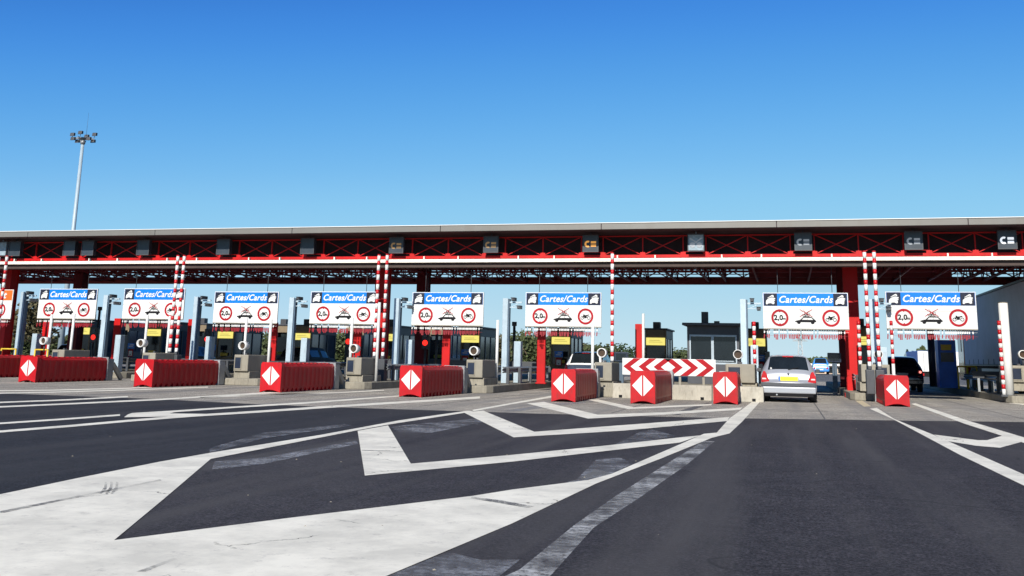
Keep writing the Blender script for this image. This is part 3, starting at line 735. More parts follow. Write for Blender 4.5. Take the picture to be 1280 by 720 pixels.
# ================================================================ THIN POSTS
def striped_post(px0, y0, y1, Y, label, striped=False, dia=False, r=.055):
    a = at(px0, y0, Y); b0_ = .24
    t = thing('marker_post', (a.x, Y, 0), label, 'post', 'thin white marker posts on the islands')
    m_ = MB(); z = a.z; k = 0; lo = (a.z-1.2 if dia else .5) if striped else 99
    while z > b0_+.01:
        z2 = max(b0_, z-.15) if z > lo else b0_
        m_.cur = 1 if (striped and z > lo and k % 2 == 0) else 0
        m_.cyl((0,0,z2),(0,0,z), r, 12); z = z2; k += 1
    m_.build('pole', ['signwhite', 'whitered'], t)
    f = MB(); f.box(-.1,.1,-.1,.1,.2,.26); f.build('foot', 'dark_steel', t)
    return t
TP = [(65,393,436,35.0,'below the first card sign, its left one'),(93,392,443,34.5,'below the first card sign, its right one'),(184.5,394,440,35,'in front of the second card sign, left of the striped arms'),
      (212.5,395,446,34.3,'just left of the paired striped arms by the second card sign'),(308.5,397,430,35,'below the car pictogram of the third card sign'),(339,399,450,33.8,'at the right end of the third card sign'),
      (440.5,397,447,33.6,'below the fourth card sign'),(474.5,378,473,33.0,'taller, in front of the paired arms by the fourth card sign'),(622.3,400,475,33.6,'between the fifth and sixth card signs'),(741,403,462,32.8,'in front of the white estate car'),
      (804,392,447,38,'beside the short red post behind the chevron board')]
for a in TP: striped_post(a[0], a[1], a[2], a[3], 'thin white post '+a[4], r=.05)
striped_post(942.3, 402, 480, 34.0, 'thin red and white banded post left of the silver hatchback', True)
striped_post(1073, 401, 480, 37.0, 'thin post with small red stripes against the red column', True, r=.06)
striped_post(1113.7, 401, 462, 34.5, 'thin post with red stripes at its top below the rightmost card sign', True, True, .05)
striped_post(1248.5, 401, 485, 37.3, 'thin red striped post beside the fat white post', True, r=.06)
p = at(1253.5, 379, 37.6); t = thing('bollard_post', (p.x, 37.6, 0), 'fat white cylindrical post in front of the grey lorry', 'post')
m_ = MB(); m_.cyl((0,0,.26),(0,0,p.z), .15, 24); m_.build('pole', 'signwhite', t)
m_ = MB(); m_.cyl((0,0,p.z),(0,0,p.z+.03), .15, 24); m_.build('cap', 'cab', t)
m_ = MB(); m_.cyl((0,0,.2),(0,0,.26), .24, 24); m_.build('foot', 'dark_steel', t)

# short red posts
RP = [(59,402,'below the first card sign'),(148,398,'left of the second card sign'),(240.5,399,'left of the third camera mast'),(343,403,'at the right end of the third card sign'),(448,404,'under the fourth card sign'),(559,405,'under the middle of the fifth card sign'),(677.3,409,'under the left end of the sixth card sign'),(799.3,405,'behind the left end of the chevron board')]
proto = None
for px, py, lab in RP:
    YP = 37.0 if px in (59,343,448,559,677.3) else 38.7
    p = at(px, py, YP); l_ = 'short bright red steel post '+lab
    if proto is None:
        proto = thing('red_post', (p.x, YP, 0), l_, 'post', 'short red steel posts in front of the booths')
        m_ = MB(); m_.box(-.16,.16,-.06,.06,.24,2.58); m_.box(-.2,.2,-.1,.1,.24,.30); m_.build('plate', 'red_steel', proto, .02)
        m_ = MB(); m_.box(-.13,.13,.061,.10,.3,2.5); m_.build('stiffener', 'dark_red_steel', proto)
        proto.scale = (1,1,p.z/2.58)
    else: dup(proto, (p.x, YP, 0), l_, scale=(1,1,p.z/2.58))

# ================================================================ BOOTHS
def make_booth(label):
    t = thing('toll_booth', (0,0,0), label, 'toll booth', 'small tan-fronted toll booths under the canopy')
    a = MB(); a.box(-.48,-.40,0,.1,.26,2.6); a.box(.40,.48,0,.1,.26,2.6); a.box(-.40,.40,0,.1,2.22,2.6); a.box(-.40,.40,0,.1,.26,.95); a.build('front', 'tan', t, .01)
    a = MB(); a.box(-.40,.40,.04,.08,.951,1.95); a.build('window', 'glass', t)
    a = MB(); a.box(-.42,.42,-.03,.0,1.90,2.24); a.build('yellow_label', 'yellow', t)
    w = MB(); w.box(-.30,.30,-.035,-.031,2.03,2.045); w.box(-.28,.20,-.035,-.031,2.11,2.125); w.build('label_stripes', 'tan', t)
    a = MB(); a.box(-.46,.46,.1,2.9,.26,1.0); a.box(-.46,.46,.1,2.9,2.2,2.6)
    for y in (.1,.95,1.85,2.8):
        for s in (-.46,.38): a.box(s,s+.08,y,y+.09,1.0,2.2)
    a.build('wall', 'boothdark', t, .01)
    for i in range(3):
        y0 = (.19,1.04,1.94)[i]; y1 = (.95,1.85,2.8)[i]
        for s in (-.43,.41): g = MB(); g.box(s,s+.02,y0,y1,1.0,2.2); g.build('side_window', 'boothglass', t)
    a = MB(); a.box(-.54,.54,-.06,2.98,2.6,2.68); a.build('roof', 'boothdark', t, .015)
    a = MB(); a.box(-.16,.16,.35,.75,2.68,2.98); a.build('roof_vent', 'dark_steel', t, .02)
    a = MB(); a.box(-.2,.2,-.04,.0,1.0,1.16); a.box(-.06,.02,-.05,-.04,1.02,1.1); a.build('coin_panel', 'rail', t)
    return t
BO = [(103.5,413,'below the first card sign'),(192,415,'below the second card sign'),(282,418,'below the third card sign'),(378,420,'left of the fourth card sign'),(484,421,'behind the paired striped arms by the fourth card sign'),
      (588,423,'below the right end of the fifth card sign'),(701,425,'below the sixth card sign'),(819.5,426,'behind the chevron board beside the short red post'),(944,427,'left of the silver hatchback'),(1077,425,'hidden mostly by the red column')]
proto = None; pn = None; pl = None
NB = {2,1,5,6}
for i, (px, py, lab) in enumerate(BO):
    p = at(px, py, 45.5); l_ = 'tan-fronted toll booth with yellow label '+lab; s = (1,1,(p.z)/2.10)
    if proto is None: proto = make_booth(l_); proto.location = (p.x,45.5,0); proto.scale = s
    else: dup(proto, (p.x,45.5,0), l_, scale=s)
    if i in (1,2,5,6,8):
        q = at({1:163.5,2:265.5,5:581.5,6:698.5,8:950}[i], {1:438,2:433,5:440.5,6:442,8:446}[i], 45.0)
        l_ = 'blue and red notice at the booth '+lab
        if pn is None:
            pn = thing('notice_stand', (q.x,45.0,0), l_, 'sign', 'small notices in front of the booths')
            a = MB(); a.box(-.19,.19,-.01,.01,1.22,1.48); a.build('blue_plate', 'infoblue', pn)
            a = MB(); a.box(-.13,.1,-.016,-.011,1.30,1.34); a.box(-.05,.15,-.016,-.011,1.38,1.42); a.build('white_mark', 'signwhite', pn)
            a = MB(); a.box(-.14,.14,-.01,.01,.82,1.18); a.build('red_plate', 'signred', pn)
            a = MB(); a.box(-.10,.10,-.016,-.011,.86,1.10); a.build('white_notice', 'signwhite', pn)
            a = MB(); a.box(-.03,.03,-.016,-.0161,.9,.95); a.box(-.02,.02,.011,.05,.3,1.45); a.build('pole', 'dark_steel', pn)
            pn.scale = (1,1,1)
        else: dup(pn, (q.x,45.0,0), l_)
for i in (1,2,3,4,5):
    px = {1:150,2:246,3:349,4:443,5:548}[i]; p = at(px, 425, 55)
    r = dup(proto, (p.x,55,0), 'farther dark booth in the second row, '+ORD[i-1]+' from the left', scale=(1.2,1,1.06))
    for c in list(r.children):
        if c.name.startswith(('yellow_label','label_stripes')): bpy.data.objects.remove(c)
# red stop lamps on dark posts
RL = [(117,424,'right of the first card sign'),(259,427,'left of the third booth'),(435.5,431.5,'under the fourth card sign'),(531.5,434,'below the fifth card sign'),(352/1.0-262,427,'far left, under the first card sign')]
proto = None
for px, py, lab in RL[:4]:
    p = at(px, py, 43.0); l_ = 'dark post with a lit red lamp '+lab
    if proto is None:
        proto = thing('traffic_light', (p.x,43.0,0), l_, 'traffic light', 'lit red lamps on dark posts')
        a = MB(); a.cyl((0,0,.24),(0,0,1.5),.05,10); a.build('pole', 'dark_steel', proto)
        a = MB(); a.box(-.16,.16,-.04,.14,1.45,2.2); a.build('housing', 'dark_steel', proto, .02)
        a = MB(); a.cyl((0,-.041,1.72),(0,-.06,1.72),.12,20); a.build('red_lamp', 'lampred', proto)
        a = MB(); a.cyl((0,-.041,2.02),(0,-.06,2.02),.10,20); a.build('green_lamp', 'recess', proto)
    else: dup(proto, (p.x,43.0,0), l_)

# wide glazed booth behind the chevron board
x0 = at(859,430,40).x; x1 = at(924,430,40).x; zr = at(890,404,40).z
t = thing('glazed_booth', (x0,40,0), 'wide dark booth with flat roof and big windows behind the chevron board', 'toll booth')
Wd = x1-x0
a = MB(); a.box(0,Wd,0,.1,.3,1.08); a.box(0,Wd,0,.1,2.15,zr-.1); a.box(0,.10,0,.1,1.08,2.15); a.box(Wd-.1,Wd,0,.1,1.08,2.15)
a.box(0,.1,.1,4,.3,zr-.1); a.box(Wd-.1,Wd,.1,4,.3,zr-.1); a.box(.1,Wd-.1,3.9,4,.3,zr-.1); a.build('wall', 'boothdark', t, .01)
a = MB()
for u0, u1 in ((.14,.92),(1.02,Wd-.14)):
    a.box(u0-.05,u1+.05,-.02,.02,1.05,1.12); a.box(u0-.05,u1+.05,-.02,.02,2.10,2.17); a.box(u0-.05,u0,-.02,.02,1.12,2.1); a.box(u1,u1+.05,-.02,.02,1.12,2.1)
a.box(.2,Wd-.2,-.02,.02,1.16,1.19)
a.build('window_frame', 'frame', t, .004)
for u0, u1 in ((.14,.92),(1.02,Wd-.14)):
    a = MB(); a.box(u0,u1,.021,.04,1.12,2.1); a.build('pane', 'glass', t)
a = MB(); a.box(-.16,Wd+.12,-.35,4.3,zr-.1,zr); a.build('roof', 'boothdark', t, .02)
u = at(881,395,41).x-x0
a = MB(); a.box(u-.13,u+.13,.9,1.15,zr,zr+.48); a.build('chimney', 'dark_steel', t, .01)
u = at(896,401,41).x-x0
a = MB(); a.cyl((u,1,zr),(u,1,zr+.12),.11,14); a.build('roof_vent', 'cab', t)
# second box on the far booth line and the blue machine on the right
p = at(1171.7,425,48); q = at(1194,425,48)
t = thing('blue_payment_machine', (p.x,48,0), 'tall blue payment machine under the rightmost card sign', 'payment machine'); w = q.x-p.x
a = MB(); a.box(0,w,0,.9,.24,at(1183,425,48).z); a.build('body', 'boothblue', t, .02)
a = MB(); a.box(.12,w-.18,-.02,-.001,1.85,2.1); a.build('yellow_label', 'rail', t)
a = MB(); a.box(.10,w-.1,-.015,-.001,1.35,1.75); a.box(.25,.5,-.03,-.016,1.45,1.6); a.build('control_panel', 'recess', t)
# dark hooded readers
for i, (px, py, Y, lab) in enumerate([(776,446,38,'left of the chevron board'),(1043,447,41,'on a stalk right of the silver hatchback'),(959,445,42,'behind the roof of the silver hatchback')]):
    p = at(px,py,Y); t = thing('card_reader', (p.x,Y,0), 'dark blue-black hooded card reader '+lab, 'card reader', 'dark hooded card readers')
    w = .25 if i < 2 else .1; a = MB(); a.box(-w,w,0,.3,p.z-.18,p.z+.18); a.build('head', 'recess', t, .02)
    a = MB(); a.box(-.09,.09,.08,.2,.24,p.z-.181); a.build('stalk', 'postdark', t, .01)
    a = MB(); a.box(-w*.75,w*.75,-.01,-.001,p.z-.12,p.z+.12); a.build('screen', 'glass', t)
# dark slim signal masts
for px, py, Y, lab in [(643,404,43,'between the sixth card sign and its mast'),(546.5,410,43,'below the fifth card sign'),(1162.5,408,50,'left of the blue payment machine'),(125,385,44,'between the first and second card signs')]:
    p = at(px,py,Y); t = thing('slim_mast', (p.x,Y,0), 'slim dark mast with a small head '+lab, 'mast', 'slim dark masts')
    w = .06 if px != 1162.5 else .16
    a = MB(); a.cyl((0,0,.24),(0,0,p.z-.1),w,10); a.build('pole', 'dark_steel', t)
    a = MB(); a.cyl((0,0,p.z-.12),(0,0,p.z+.06),w+.05,12); a.build('head', 'dark_steel', t)

# guard rails on the islands
def guardrail(x, y0, y1, label, z=.62, zb=.24):
    t = thing('guard_rail', (x,y0,0), label, 'guard rail', 'dark steel guard rails along the islands'); L = y1-y0
    a = MB()
    prof = [(-.04,z),(.02,z+.05),(-.04,z+.10),(.02,z+.16),(-.04,z+.21),(-.055,z+.21),(.0,z+.16),(-.055,z+.10),(.0,z+.05),(-.055,z)]
    a.prism(prof, 0, L); a.build('beam', 'grey_steel', t)
    k = .3
    while k < L:
        b = MB(); b.box(.03,.13,k,k+.08,zb,z+.18); b.build('post', 'dark_steel', t); k += 1.6
    return t
gl = {2:'second crash cushion',3:'third crash cushion',4:'fourth crash cushion',5:'fifth crash cushion',6:'sixth crash cushion'}
for i in (2,3,4,5,6):
    guardrail(ISL[i]-.8, NOSE[i]+2.3, 41.0, 'left guard rail of the island '+names[i])
    guardrail(ISL[i]+.65, NOSE[i]+2.3, 41.0, 'right guard rail of the island '+names[i])
guardrail(2.25, 37.5, 42, 'dark guard rail between the silver hatchback lane and the red column')
guardrail(7.25, 40.0, 47, 'dark guard rail left of the fat white post', .66)
guardrail(-6.6, 36, 41, 'dark guard rail on the left edge of the broad island')
# cross rails seen face-on between the fifth and sixth signs
for px0, px1, Y, lab in ((626,671,40,'left of the short red post under the sixth card sign'),(556,600,40,'under the fifth card sign'),(458,497,38,'under the paired arms by the fourth card sign'),(1215,1250,42,'left of the fat white post')):
    p = at(px0,460,Y); q = at(px1,460,Y); t = thing('cross_rail', (p.x,Y,0), 'dark cross rail '+lab, 'guard rail', 'short cross rails'); w = q.x-p.x
    a = MB(); a.box(0,w,-.03,.03,.74,1.0); a.build('beam', 'dark_steel', t, .01)
    for u in (.2,w-.3):
        b = MB(); b.bar((u,0,.24),(u,0,.74),.08); b.build('leg', 'grey_steel', t)
# yellow hand rails
for px, lab in ((1197,'left one'),(1209,'right one')):
    p = at(px,458,46.5); t = thing('yellow_rail', (p.x,46.5,0), 'yellow tubular hoop rail in front of the lorry, '+lab, 'rail', 'yellow hoop rails')
    a = MB(); a.cyl((0,0,.24),(0,0,p.z),.035,8); a.cyl((.36,0,.24),(.36,0,p.z),.035,8); a.cyl((-.02,0,p.z),(.38,0,p.z),.035,8); a.build('hoop', 'rail', t)
# low yellow rail tops near far-left cabinets
for px0, px1, py, lab in ((2,20,436,'at the left edge'),(44,60,437,'beside the leftmost grey cabinet')):
    p = at(px0,py,34.5); q = at(px1,py,34.5); t = thing('yellow_rail', (p.x,34.5,0), 'low yellow hoop rail '+lab, 'rail', 'yellow hoop rails'); w = q.x-p.x
    a = MB(); a.cyl((0,0,.24),(0,0,p.z),.03,8); a.cyl((w,0,.24),(w,0,p.z),.03,8); a.cyl((-.02,0,p.z),(w+.02,0,p.z),.03,8); a.build('hoop', 'rail', t)

# ---------------- chevron board
p = at(778,448,31.9); q = at(894.3,448,31.9); zb_ = at(836,469.5,31.9).z
Hh = at(836,448.5,31.9).z-zb_; Wb = q.x-p.x
t = thing('chevron_board', (p.x,31.9,0), 'long red and white chevron board pointing both ways across the closed lane', 'chevron board')
a = MB(); a.box(0,Wb,0,.04,zb_,zb_+Hh); a.build('board', 'signwhite', t, .005)
a = MB(); U = Wb/525.0; h2 = Hh/2; zc = zb_+h2
for tx in (5,92,178):
    s = 60; b_ = 42
    x_ = lambda v: max(0.002, min(Wb-.002, v*U))
    a.prism([(x_(tx),zc),(x_(tx+s),zb_+.004),(x_(tx+s+b_),zb_+.004),(x_(tx+b_),zc)], -.006, -.001)
    a.prism([(x_(tx),zc),(x_(tx+b_),zc),(x_(tx+s+b_),zb_+Hh-.004),(x_(tx+s),zb_+Hh-.004)], -.006, -.001)
for tx in (343,430,517):
    s = 60; b_ = 42
    a.prism([(x_(tx),zc),(x_(tx-b_),zc),(x_(tx-s-b_),zb_+.004),(x_(tx-s),zb_+.004)], -.006, -.001)
    a.prism([(x_(tx),zc),(x_(tx-s),zb_+Hh-.004),(x_(tx-s-b_),zb_+Hh-.004),(x_(tx-b_),zc)], -.006, -.001)
a.build('chevrons', 'signred', t)
for u in (.12,.62,.87): b = MB(); b.box(Wb*u-.035,Wb*u+.035,.045,.1,.30,zb_+Hh*.8); b.build('leg', 'cab', t)
# low concrete wall at the nose of the broad island
t = thing('concrete_barrier', (-5.2,31.0,0), 'low pale concrete wall across the closed lane under the chevron board', 'concrete wall')
for k in range(3):
    a = MB(); x0 = k*1.5
    a.hexa([(x0,0,0),(x0+1.48,0,0),(x0+1.48,.5,0),(x0,.5,0),(x0+0,.1,.44),(x0+1.48,.1,.44),(x0+1.48,.4,.44),(x0+0,.4,.44)]); a.build('block', 'conc', t, .015)
    for u in (.2,1.15): a = MB(); a.box(x0+u,x0+u+.1,-.006,.01,.02,.1); a.build('drain_slot', 'black', t)
t.rotation_euler = (0,0,rad(0))

# ================================================================ VEHICLES
def ring(w, zb, zbelt, ztop, wt):
    zm = zb+(zbelt-zb)*.55
    return [(0,zb),(.74*w,zb),(.95*w,zb+.04),(.985*w,zb+(zbelt-zb)*.3),(w,zm),(.992*w,zbelt-.05),(.965*w,zbelt),(wt,ztop-.085),(wt*.92,ztop-.028),(wt*.6,ztop-.004),(0,ztop)]
def make_car(name, label, paint, stations, glass, W2, wheels, group=None, cat='car', wheel_r=.29):
    t = thing(name, (0,0,0), label, cat, group)
    mb = MB(); N = 20; rings = []
    for (y, zb, zbelt, ztop, w, wt) in stations:
        pr = ring(w, zb, zbelt, ztop, wt)
        full = [(x, y, z) for x, z in pr]+[(-x, y, z) for x, z in pr[-2:0:-1]]
        rings.append(len(mb.v)); mb.v += full
    gk = {}
    for nm_, ivs, ks in (('rear_window', [glass['rear']], (8,9,10,11)), ('windscreen', [glass['front']], (8,9,10,11)), ('sideL', glass['side'], (6,)), ('sideR', glass['side'], (13,))):
        for a_, b_ in ivs:
            for i in range(a_, b_):
                for k in ks: gk[(i, k)] = nm_
    keys = ['body','rear_window','windscreen','sideL','sideR']; mb.sm = True
    for i in range(len(rings)-1):
        for k in range(N):
            j = (k+1) % N; mb.cur = keys.index(gk.get((i, k), 'body')); mb.face((rings[i]+k, rings[i]+j, rings[i+1]+j, rings[i+1]+k))
    mb.cur = 0
    for r in (rings[0], rings[-1]): mb.face([r+k for k in range(N)])
    tmp = mb.build('tmp', [paint]*5)
    sb = tmp.modifiers.new('s', 'SUBSURF'); sb.levels = 2; sb.render_levels = 2
    dg = bpy.context.evaluated_depsgraph_get(); me = bpy.data.meshes.new_from_object(tmp.evaluated_get(dg)); bpy.data.objects.remove(tmp)
    for mi, (nm_, mt) in enumerate((('body', paint), ('rear_window','glass'), ('windscreen','glass'), ('side_window','glass'), ('side_window','glass'))):
        bm = bmesh.new(); bm.from_mesh(me)
        bmesh.ops.delete(bm, geom=[f for f in bm.faces if f.material_index != mi], context='FACES')
        if mi:
            bm.normal_update()
            for v_ in bm.verts: v_.co -= v_.normal*.004
        for f in bm.faces: f.material_index = 0; f.smooth = True
        m2 = bpy.data.meshes.new(nm_); bm.to_mesh(m2); bm.free(); m2.materials.clear(); m2.materials.append(M[mt])
        o = bpy.data.objects.new(nm_, m2); COL.objects.link(o); o.parent = t
    for wy in wheels:
        for s in (-1, 1):
            wt_ = MB(); xo = s*(W2+.012); xi = s*(W2-.2)
            wt_.cyl((xi,wy,wheel_r),(xo,wy,wheel_r), wheel_r, 28); w_ = wt_.build('wheel', 'rubber', t, .015)
            h_ = MB(); h_.cyl((xo,wy,wheel_r),(xo+s*.012,wy,wheel_r), wheel_r*.62, 16); h_.build('rim', 'grey_steel', w_)
    return t
def hatch_stations(W, H, L=3.75, gz=0.0):
    q = W/.82; h = H-1.41; g = gz
    return [(0,.30+g,.50+g,.555+g,.775*q,.70*q),(.02,.25+g,.555+g,.60+g,.805*q,.76*q),(.09,.23+g,.60+g,.65+g,.815*q,.78*q),(.13,.22+g,.74+g,.80+g,.805*q,.76*q),(.17,.21+g,.85+g+h*.4,.875+g+h*.4,.80*q,.71*q),
            (.19,.21+g,.88+g+h*.4,.905+g+h*.4,.80*q,.69*q),(.45,.2+g,.91+g+h*.5,1.30+h,.81*q,.605*q),(.50,.2+g,.91+g+h*.5,1.35+h,.815*q,.59*q),(.62,.2+g,.91+g+h*.5,1.385+h,.82*q,.575*q),(.95,.2+g,.905+g+h*.5,1.405+h,.82*q,.57*q),
            (1.70,.2+g,.895+g+h*.5,1.41+h,.82*q,.57*q),(1.78,.2+g,.89+g+h*.5,1.41+h,.82*q,.57*q),(2.35,.2+g,.88+g+h*.5,1.385+h,.82*q,.57*q),(2.42,.2+g,.88+g+h*.5,1.36+h,.82*q,.58*q),(2.95,.21+g,.86+g+h*.5,1.0+g+h*.5,.82*q,.66*q),
            (3.02,.22+g,.84+g+h*.5,.94+g+h*.5,.815*q,.68*q),(L-.3,.25+g,.74+g,.80+g,.79*q,.68*q),(L-.08,.3+g,.6+g,.66+g,.73*q,.60*q),(L,.38+g,.52+g,.56+g,.66*q,.52*q)]
HG = dict(rear=(5,7), front=(13,14), side=((8,10),(11,13)))
p = (gnd(953,502.5)+gnd(1021,503.5))/2
car = make_car('silver_hatchback', 'silver hatchback seen from behind, waiting under its card sign', 'silver', hatch_stations(.82, 1.41), HG, .79, (.62, 3.05))
car.location = (gnd(986.5,503).x+.0, 31.6, 0); sc_ = 1.0; car.rotation_euler = (0,0,0)
a = MB(); a.box(-.79,.79,-.025,.10,.455,.57); a.build('bumper_strip', 'bumper', car, .02)
a = MB(); a.box(-.78,.78,-.02,.08,.26,.45); a.build('bumper', 'silver', car, .03)
a = MB(); a.box(-.70,.70,-.01,.3,.17,.27); a.build('underbody', 'black', car)
for s in (-1,1):
    a = MB(); a.prism([(s*.795,.575),(s*.545,.575),(s*.575,.67),(s*.63,.82),(s*.675,.90),(s*.725,.90),(s*.785,.76)], .045, .24); a.build('tail_light', 'taillight', car, .015)
    a = MB(); a.prism([(s*.765,.66),(s*.64,.66),(s*.66,.70),(s*.76,.70)], .036, .044); a.build('reverse_lens', 'reargloss', car)
    a = MB(); a.box(min(s*.83,s*.97),max(s*.83,s*.97),2.25,2.36,.86,.98); a.build('wing_mirror', 'bumper', car, .02)
a = MB(); a.box(-.24,.27,.052,.10,.63,.745); a.build('number_plate', 'plate', car, .004)
a = MB(); a.box(-.285,-.241,.052,.10,.63,.745); a.build('plate_band', 'infoblue', car)
a = MB(); a.box(-.31,.31,.07,.14,.615,.775); a.build('plate_recess', 'silver', car)
a = MB(); a.prism([(-.03,.81),(0,.785),(.03,.81),(.03,.84),(0,.865),(-.03,.84)], .10, .18); a.build('badge', 'dark_steel', car)
a = MB(); a.box(-.16,.16,.44,.54,1.325,1.36); a.build('brake_light', 'taillight', car, .008)
a = MB(); a.bar((0,.20,.955),(.30,.25,1.02),.018); a.build('wiper', 'black', car)
# small details of the rear glass: sticker
a = MB(); a.cyl((-.50,.23,.985),(-.50,.222,.982),.03,14); a.build('sticker', 'signwhite', car)
a = MB(); a.cyl((-.35,.05,.22),(-.35,-.02,.22),.025,10); a.build('exhaust', 'grey_steel', car)

# white estate behind the sixth lane's crash cushion
est = make_car('white_estate_car', 'white estate car half hidden behind the sixth red crash cushion', 'whitecar', hatch_stations(.84, 1.46, 4.1), HG, .80, (.7, 3.2))
pc = at(729.5, 445, 40.5); est.location = (pc.x, 40.5, 0)
for s in (-1,1): a = MB(); a.prism([(s*.81,.60),(s*.68,.60),(s*.70,.90),(s*.76,.95)], .08, .3); a.build('tail_light', 'taillight', est, .01)
a = MB(); a.box(-.16,.16,.44,.54,1.375,1.405); a.build('brake_light', 'taillight', est, .008)
a = MB(); a.box(-.26,.26,.05,.085,.66,.77); a.build('number_plate', 'platewhite', est)
a = MB(); a.box(-.8,.8,-.04,.08,.3,.55); a.build('bumper', 'whitecar', est, .02)

SG_ = HG
def suv_stations(W, H, L=4.2): return hatch_stations(W, H, L, .08)
p0 = gnd(1106,489); p1 = gnd(1150,489)
suv = make_car('dark_offroader', 'dark blue off-roader with bright tail lamps under the rightmost card sign', 'darkcar', suv_stations(.92, 1.58), SG_, .89, (.8, 3.3), wheel_r=.34)
suv.location = (at(1128,470,49).x, 49.0, 0)
for s in (-1,1):
    a = MB(); a.prism([(s*.87,.80),(s*.66,.82),(s*.68,.96),(s*.84,.96)], .06, .25); tl = a.build('tail_light', 'taillight', suv, .01)
    a = MB(); a.cyl((s*.77,.059,.88),(s*.77,.04,.88),.055,14); a.build('lit_bulb', mat('brake_lamp_lit', (.8,.3,.3), .4, emit=(1,.25,.2,1.4)), tl)
a = MB(); a.box(-.24,.24,-.03,.05,.72,.83); a.build('number_plate', 'platewhite', suv)
a = MB(); a.box(-.86,.86,-.04,.1,.34,.52); a.build('bumper', 'darkcar', suv, .03)
a = MB(); a.box(-.2,.2,.56,.64,1.50,1.53); a.build('brake_light', 'taillight', suv)

# other cars seen between the posts
for px, Y, m_c, nm_, lab, st_, g_, w_ in ((362,43.5,'greycar','grey_car','dark grey car under the canopy left of the fourth card sign',hatch_stations(.84,1.46,4.2),HG,.82),
                              (76,47.0,'redcar','red_car','red car behind the posts below the first card sign',hatch_stations(.82,1.42),HG,.80),
                              (213,50,'darkcar','dark_car','dark car behind the paired arms by the second card sign',hatch_stations(.84,1.46,4.2),HG,.82),
                              (1026,125,'bluecar','blue_van','small blue and white van far beyond the silver hatchback',suv_stations(.95,1.9),SG_,.9),
                              (1033,170,'whitecar','white_car','distant white car beyond the silver hatchback',hatch_stations(.82,1.42),HG,.80)):
    pp = at(px, 455, Y)
    c_ = make_car(nm_, lab, m_c, st_, g_, w_, (.75,3.1)); c_.location = (pp.x, Y, 0)
    for s in (-1,1): a = MB(); a.box(min(s*.62,s*.8),max(s*.62,s*.8),.0,.1,.62,.82); a.build('tail_light', 'taillight', c_)
    a = MB(); a.box(-.26,.26,-.03,.06,.5,.61); a.build('number_plate', 'platewhite', c_)

# white box truck beyond the off-roader
p = at(1147,441,64); t = thing('box_truck', (p.x,64,0), 'white and dark blue box truck beyond the off-roader', 'truck')
a = MB(); a.box(0,2.3,0,.06,.85,3.0 if p.z > 3 else p.z+.1); a.build('rear_doors', 'whitecar', t, .01)
zt = p.z+.1
a = MB(); a.box(0,2.3,.06,6,.85,zt+.02); a.build('cargo_box', 'boothblue', t, .02)
a = MB(); a.box(1.12,1.14,-.01,-.001,.9,zt-.1); a.box(.3,.33,-.03,-.001,.9,zt-.1); a.box(1.9,1.93,-.03,-.001,.9,zt-.1); a.build('door_bar', 'grey_steel', t)
a = MB(); a.box(.2,2.1,.1,5.8,.55,.85); a.build('chassis', 'black', t)
a = MB(); a.box(.1,2.2,6.1,7.6,.5,min(zt,2.3)); a.build('cab', 'darkcar', t, .06)
for y in (1.2,6.6):
    for x in (.05,1.95): a = MB(); a.cyl((x,y,.45),(x+.3,y,.45),.45,20); a.build('wheel', 'rubber', t)
for x in (.15,2.0): a = MB(); a.box(x,x+.15,-.02,.0,.6,.75); a.build('tail_light', 'taillight', t)

# grey lorry on the right
XT = 8.35; zt = 1.12+(at(1240,362.5,42).z-1.12)*XT/at(1240,362.5,42).x
t = thing('grey_lorry', (XT,34,0), 'long grey curtain-sided lorry at the right edge of the photo', 'lorry')
yf = XT/at(1203,400,1.0).x-34
a = MB(); a.box(0,2.5,.0,yf,1.28,zt-.08); tr_ = a.build('curtain_side', 'tarp', t, .02)
a = MB(); a.box(-.02,2.52,-.02,yf+.02,zt-.079,zt+.02); a.box(-.02,2.52,-.02,yf+.02,1.2,1.279); a.build('frame_rail', 'dark_steel', t, .01)
a = MB()
for k in range(int(yf/1.2)): a.box(-.012,-.001,.4+k*1.2,.45+k*1.2,1.15,1.5)
a.build('strap', 'black', t)
a = MB(); a.box(.2,2.3,.2,yf-.2,.85,1.19); a.build('chassis', 'black', t)
a = MB(); a.box(.05,.1,4.5,yf-4,.5,1.1); a.build('side_guard', 'grey_steel', t)
for y in (1.6,2.9,4.2,yf-1.0):
    for x in (.05,2.1): a = MB(); a.cyl((x,y,.5),(x+.35,y,.5),.5,24); w_ = a.build('wheel', 'rubber', t); a = MB(); a.cyl((x-.01,y,.5),(x,y,.5),.28,16); a.build('rim', 'grey_steel', w_)
a = MB(); a.box(.05,2.45,yf+.5,yf+2.4,.5,3.3); a.build('cab', 'redcar', t, .12)
a = MB(); a.box(.03,.049,yf+1.2,yf+2.1,1.9,2.8); a.build('cab_window', 'glass', t)
for y in (.02,): a = MB(); a.box(.1,.4,-.03,-.021,.95,1.15); a.box(2.1,2.4,-.03,-.021,.95,1.15); a.build('tail_light', 'taillight', t)

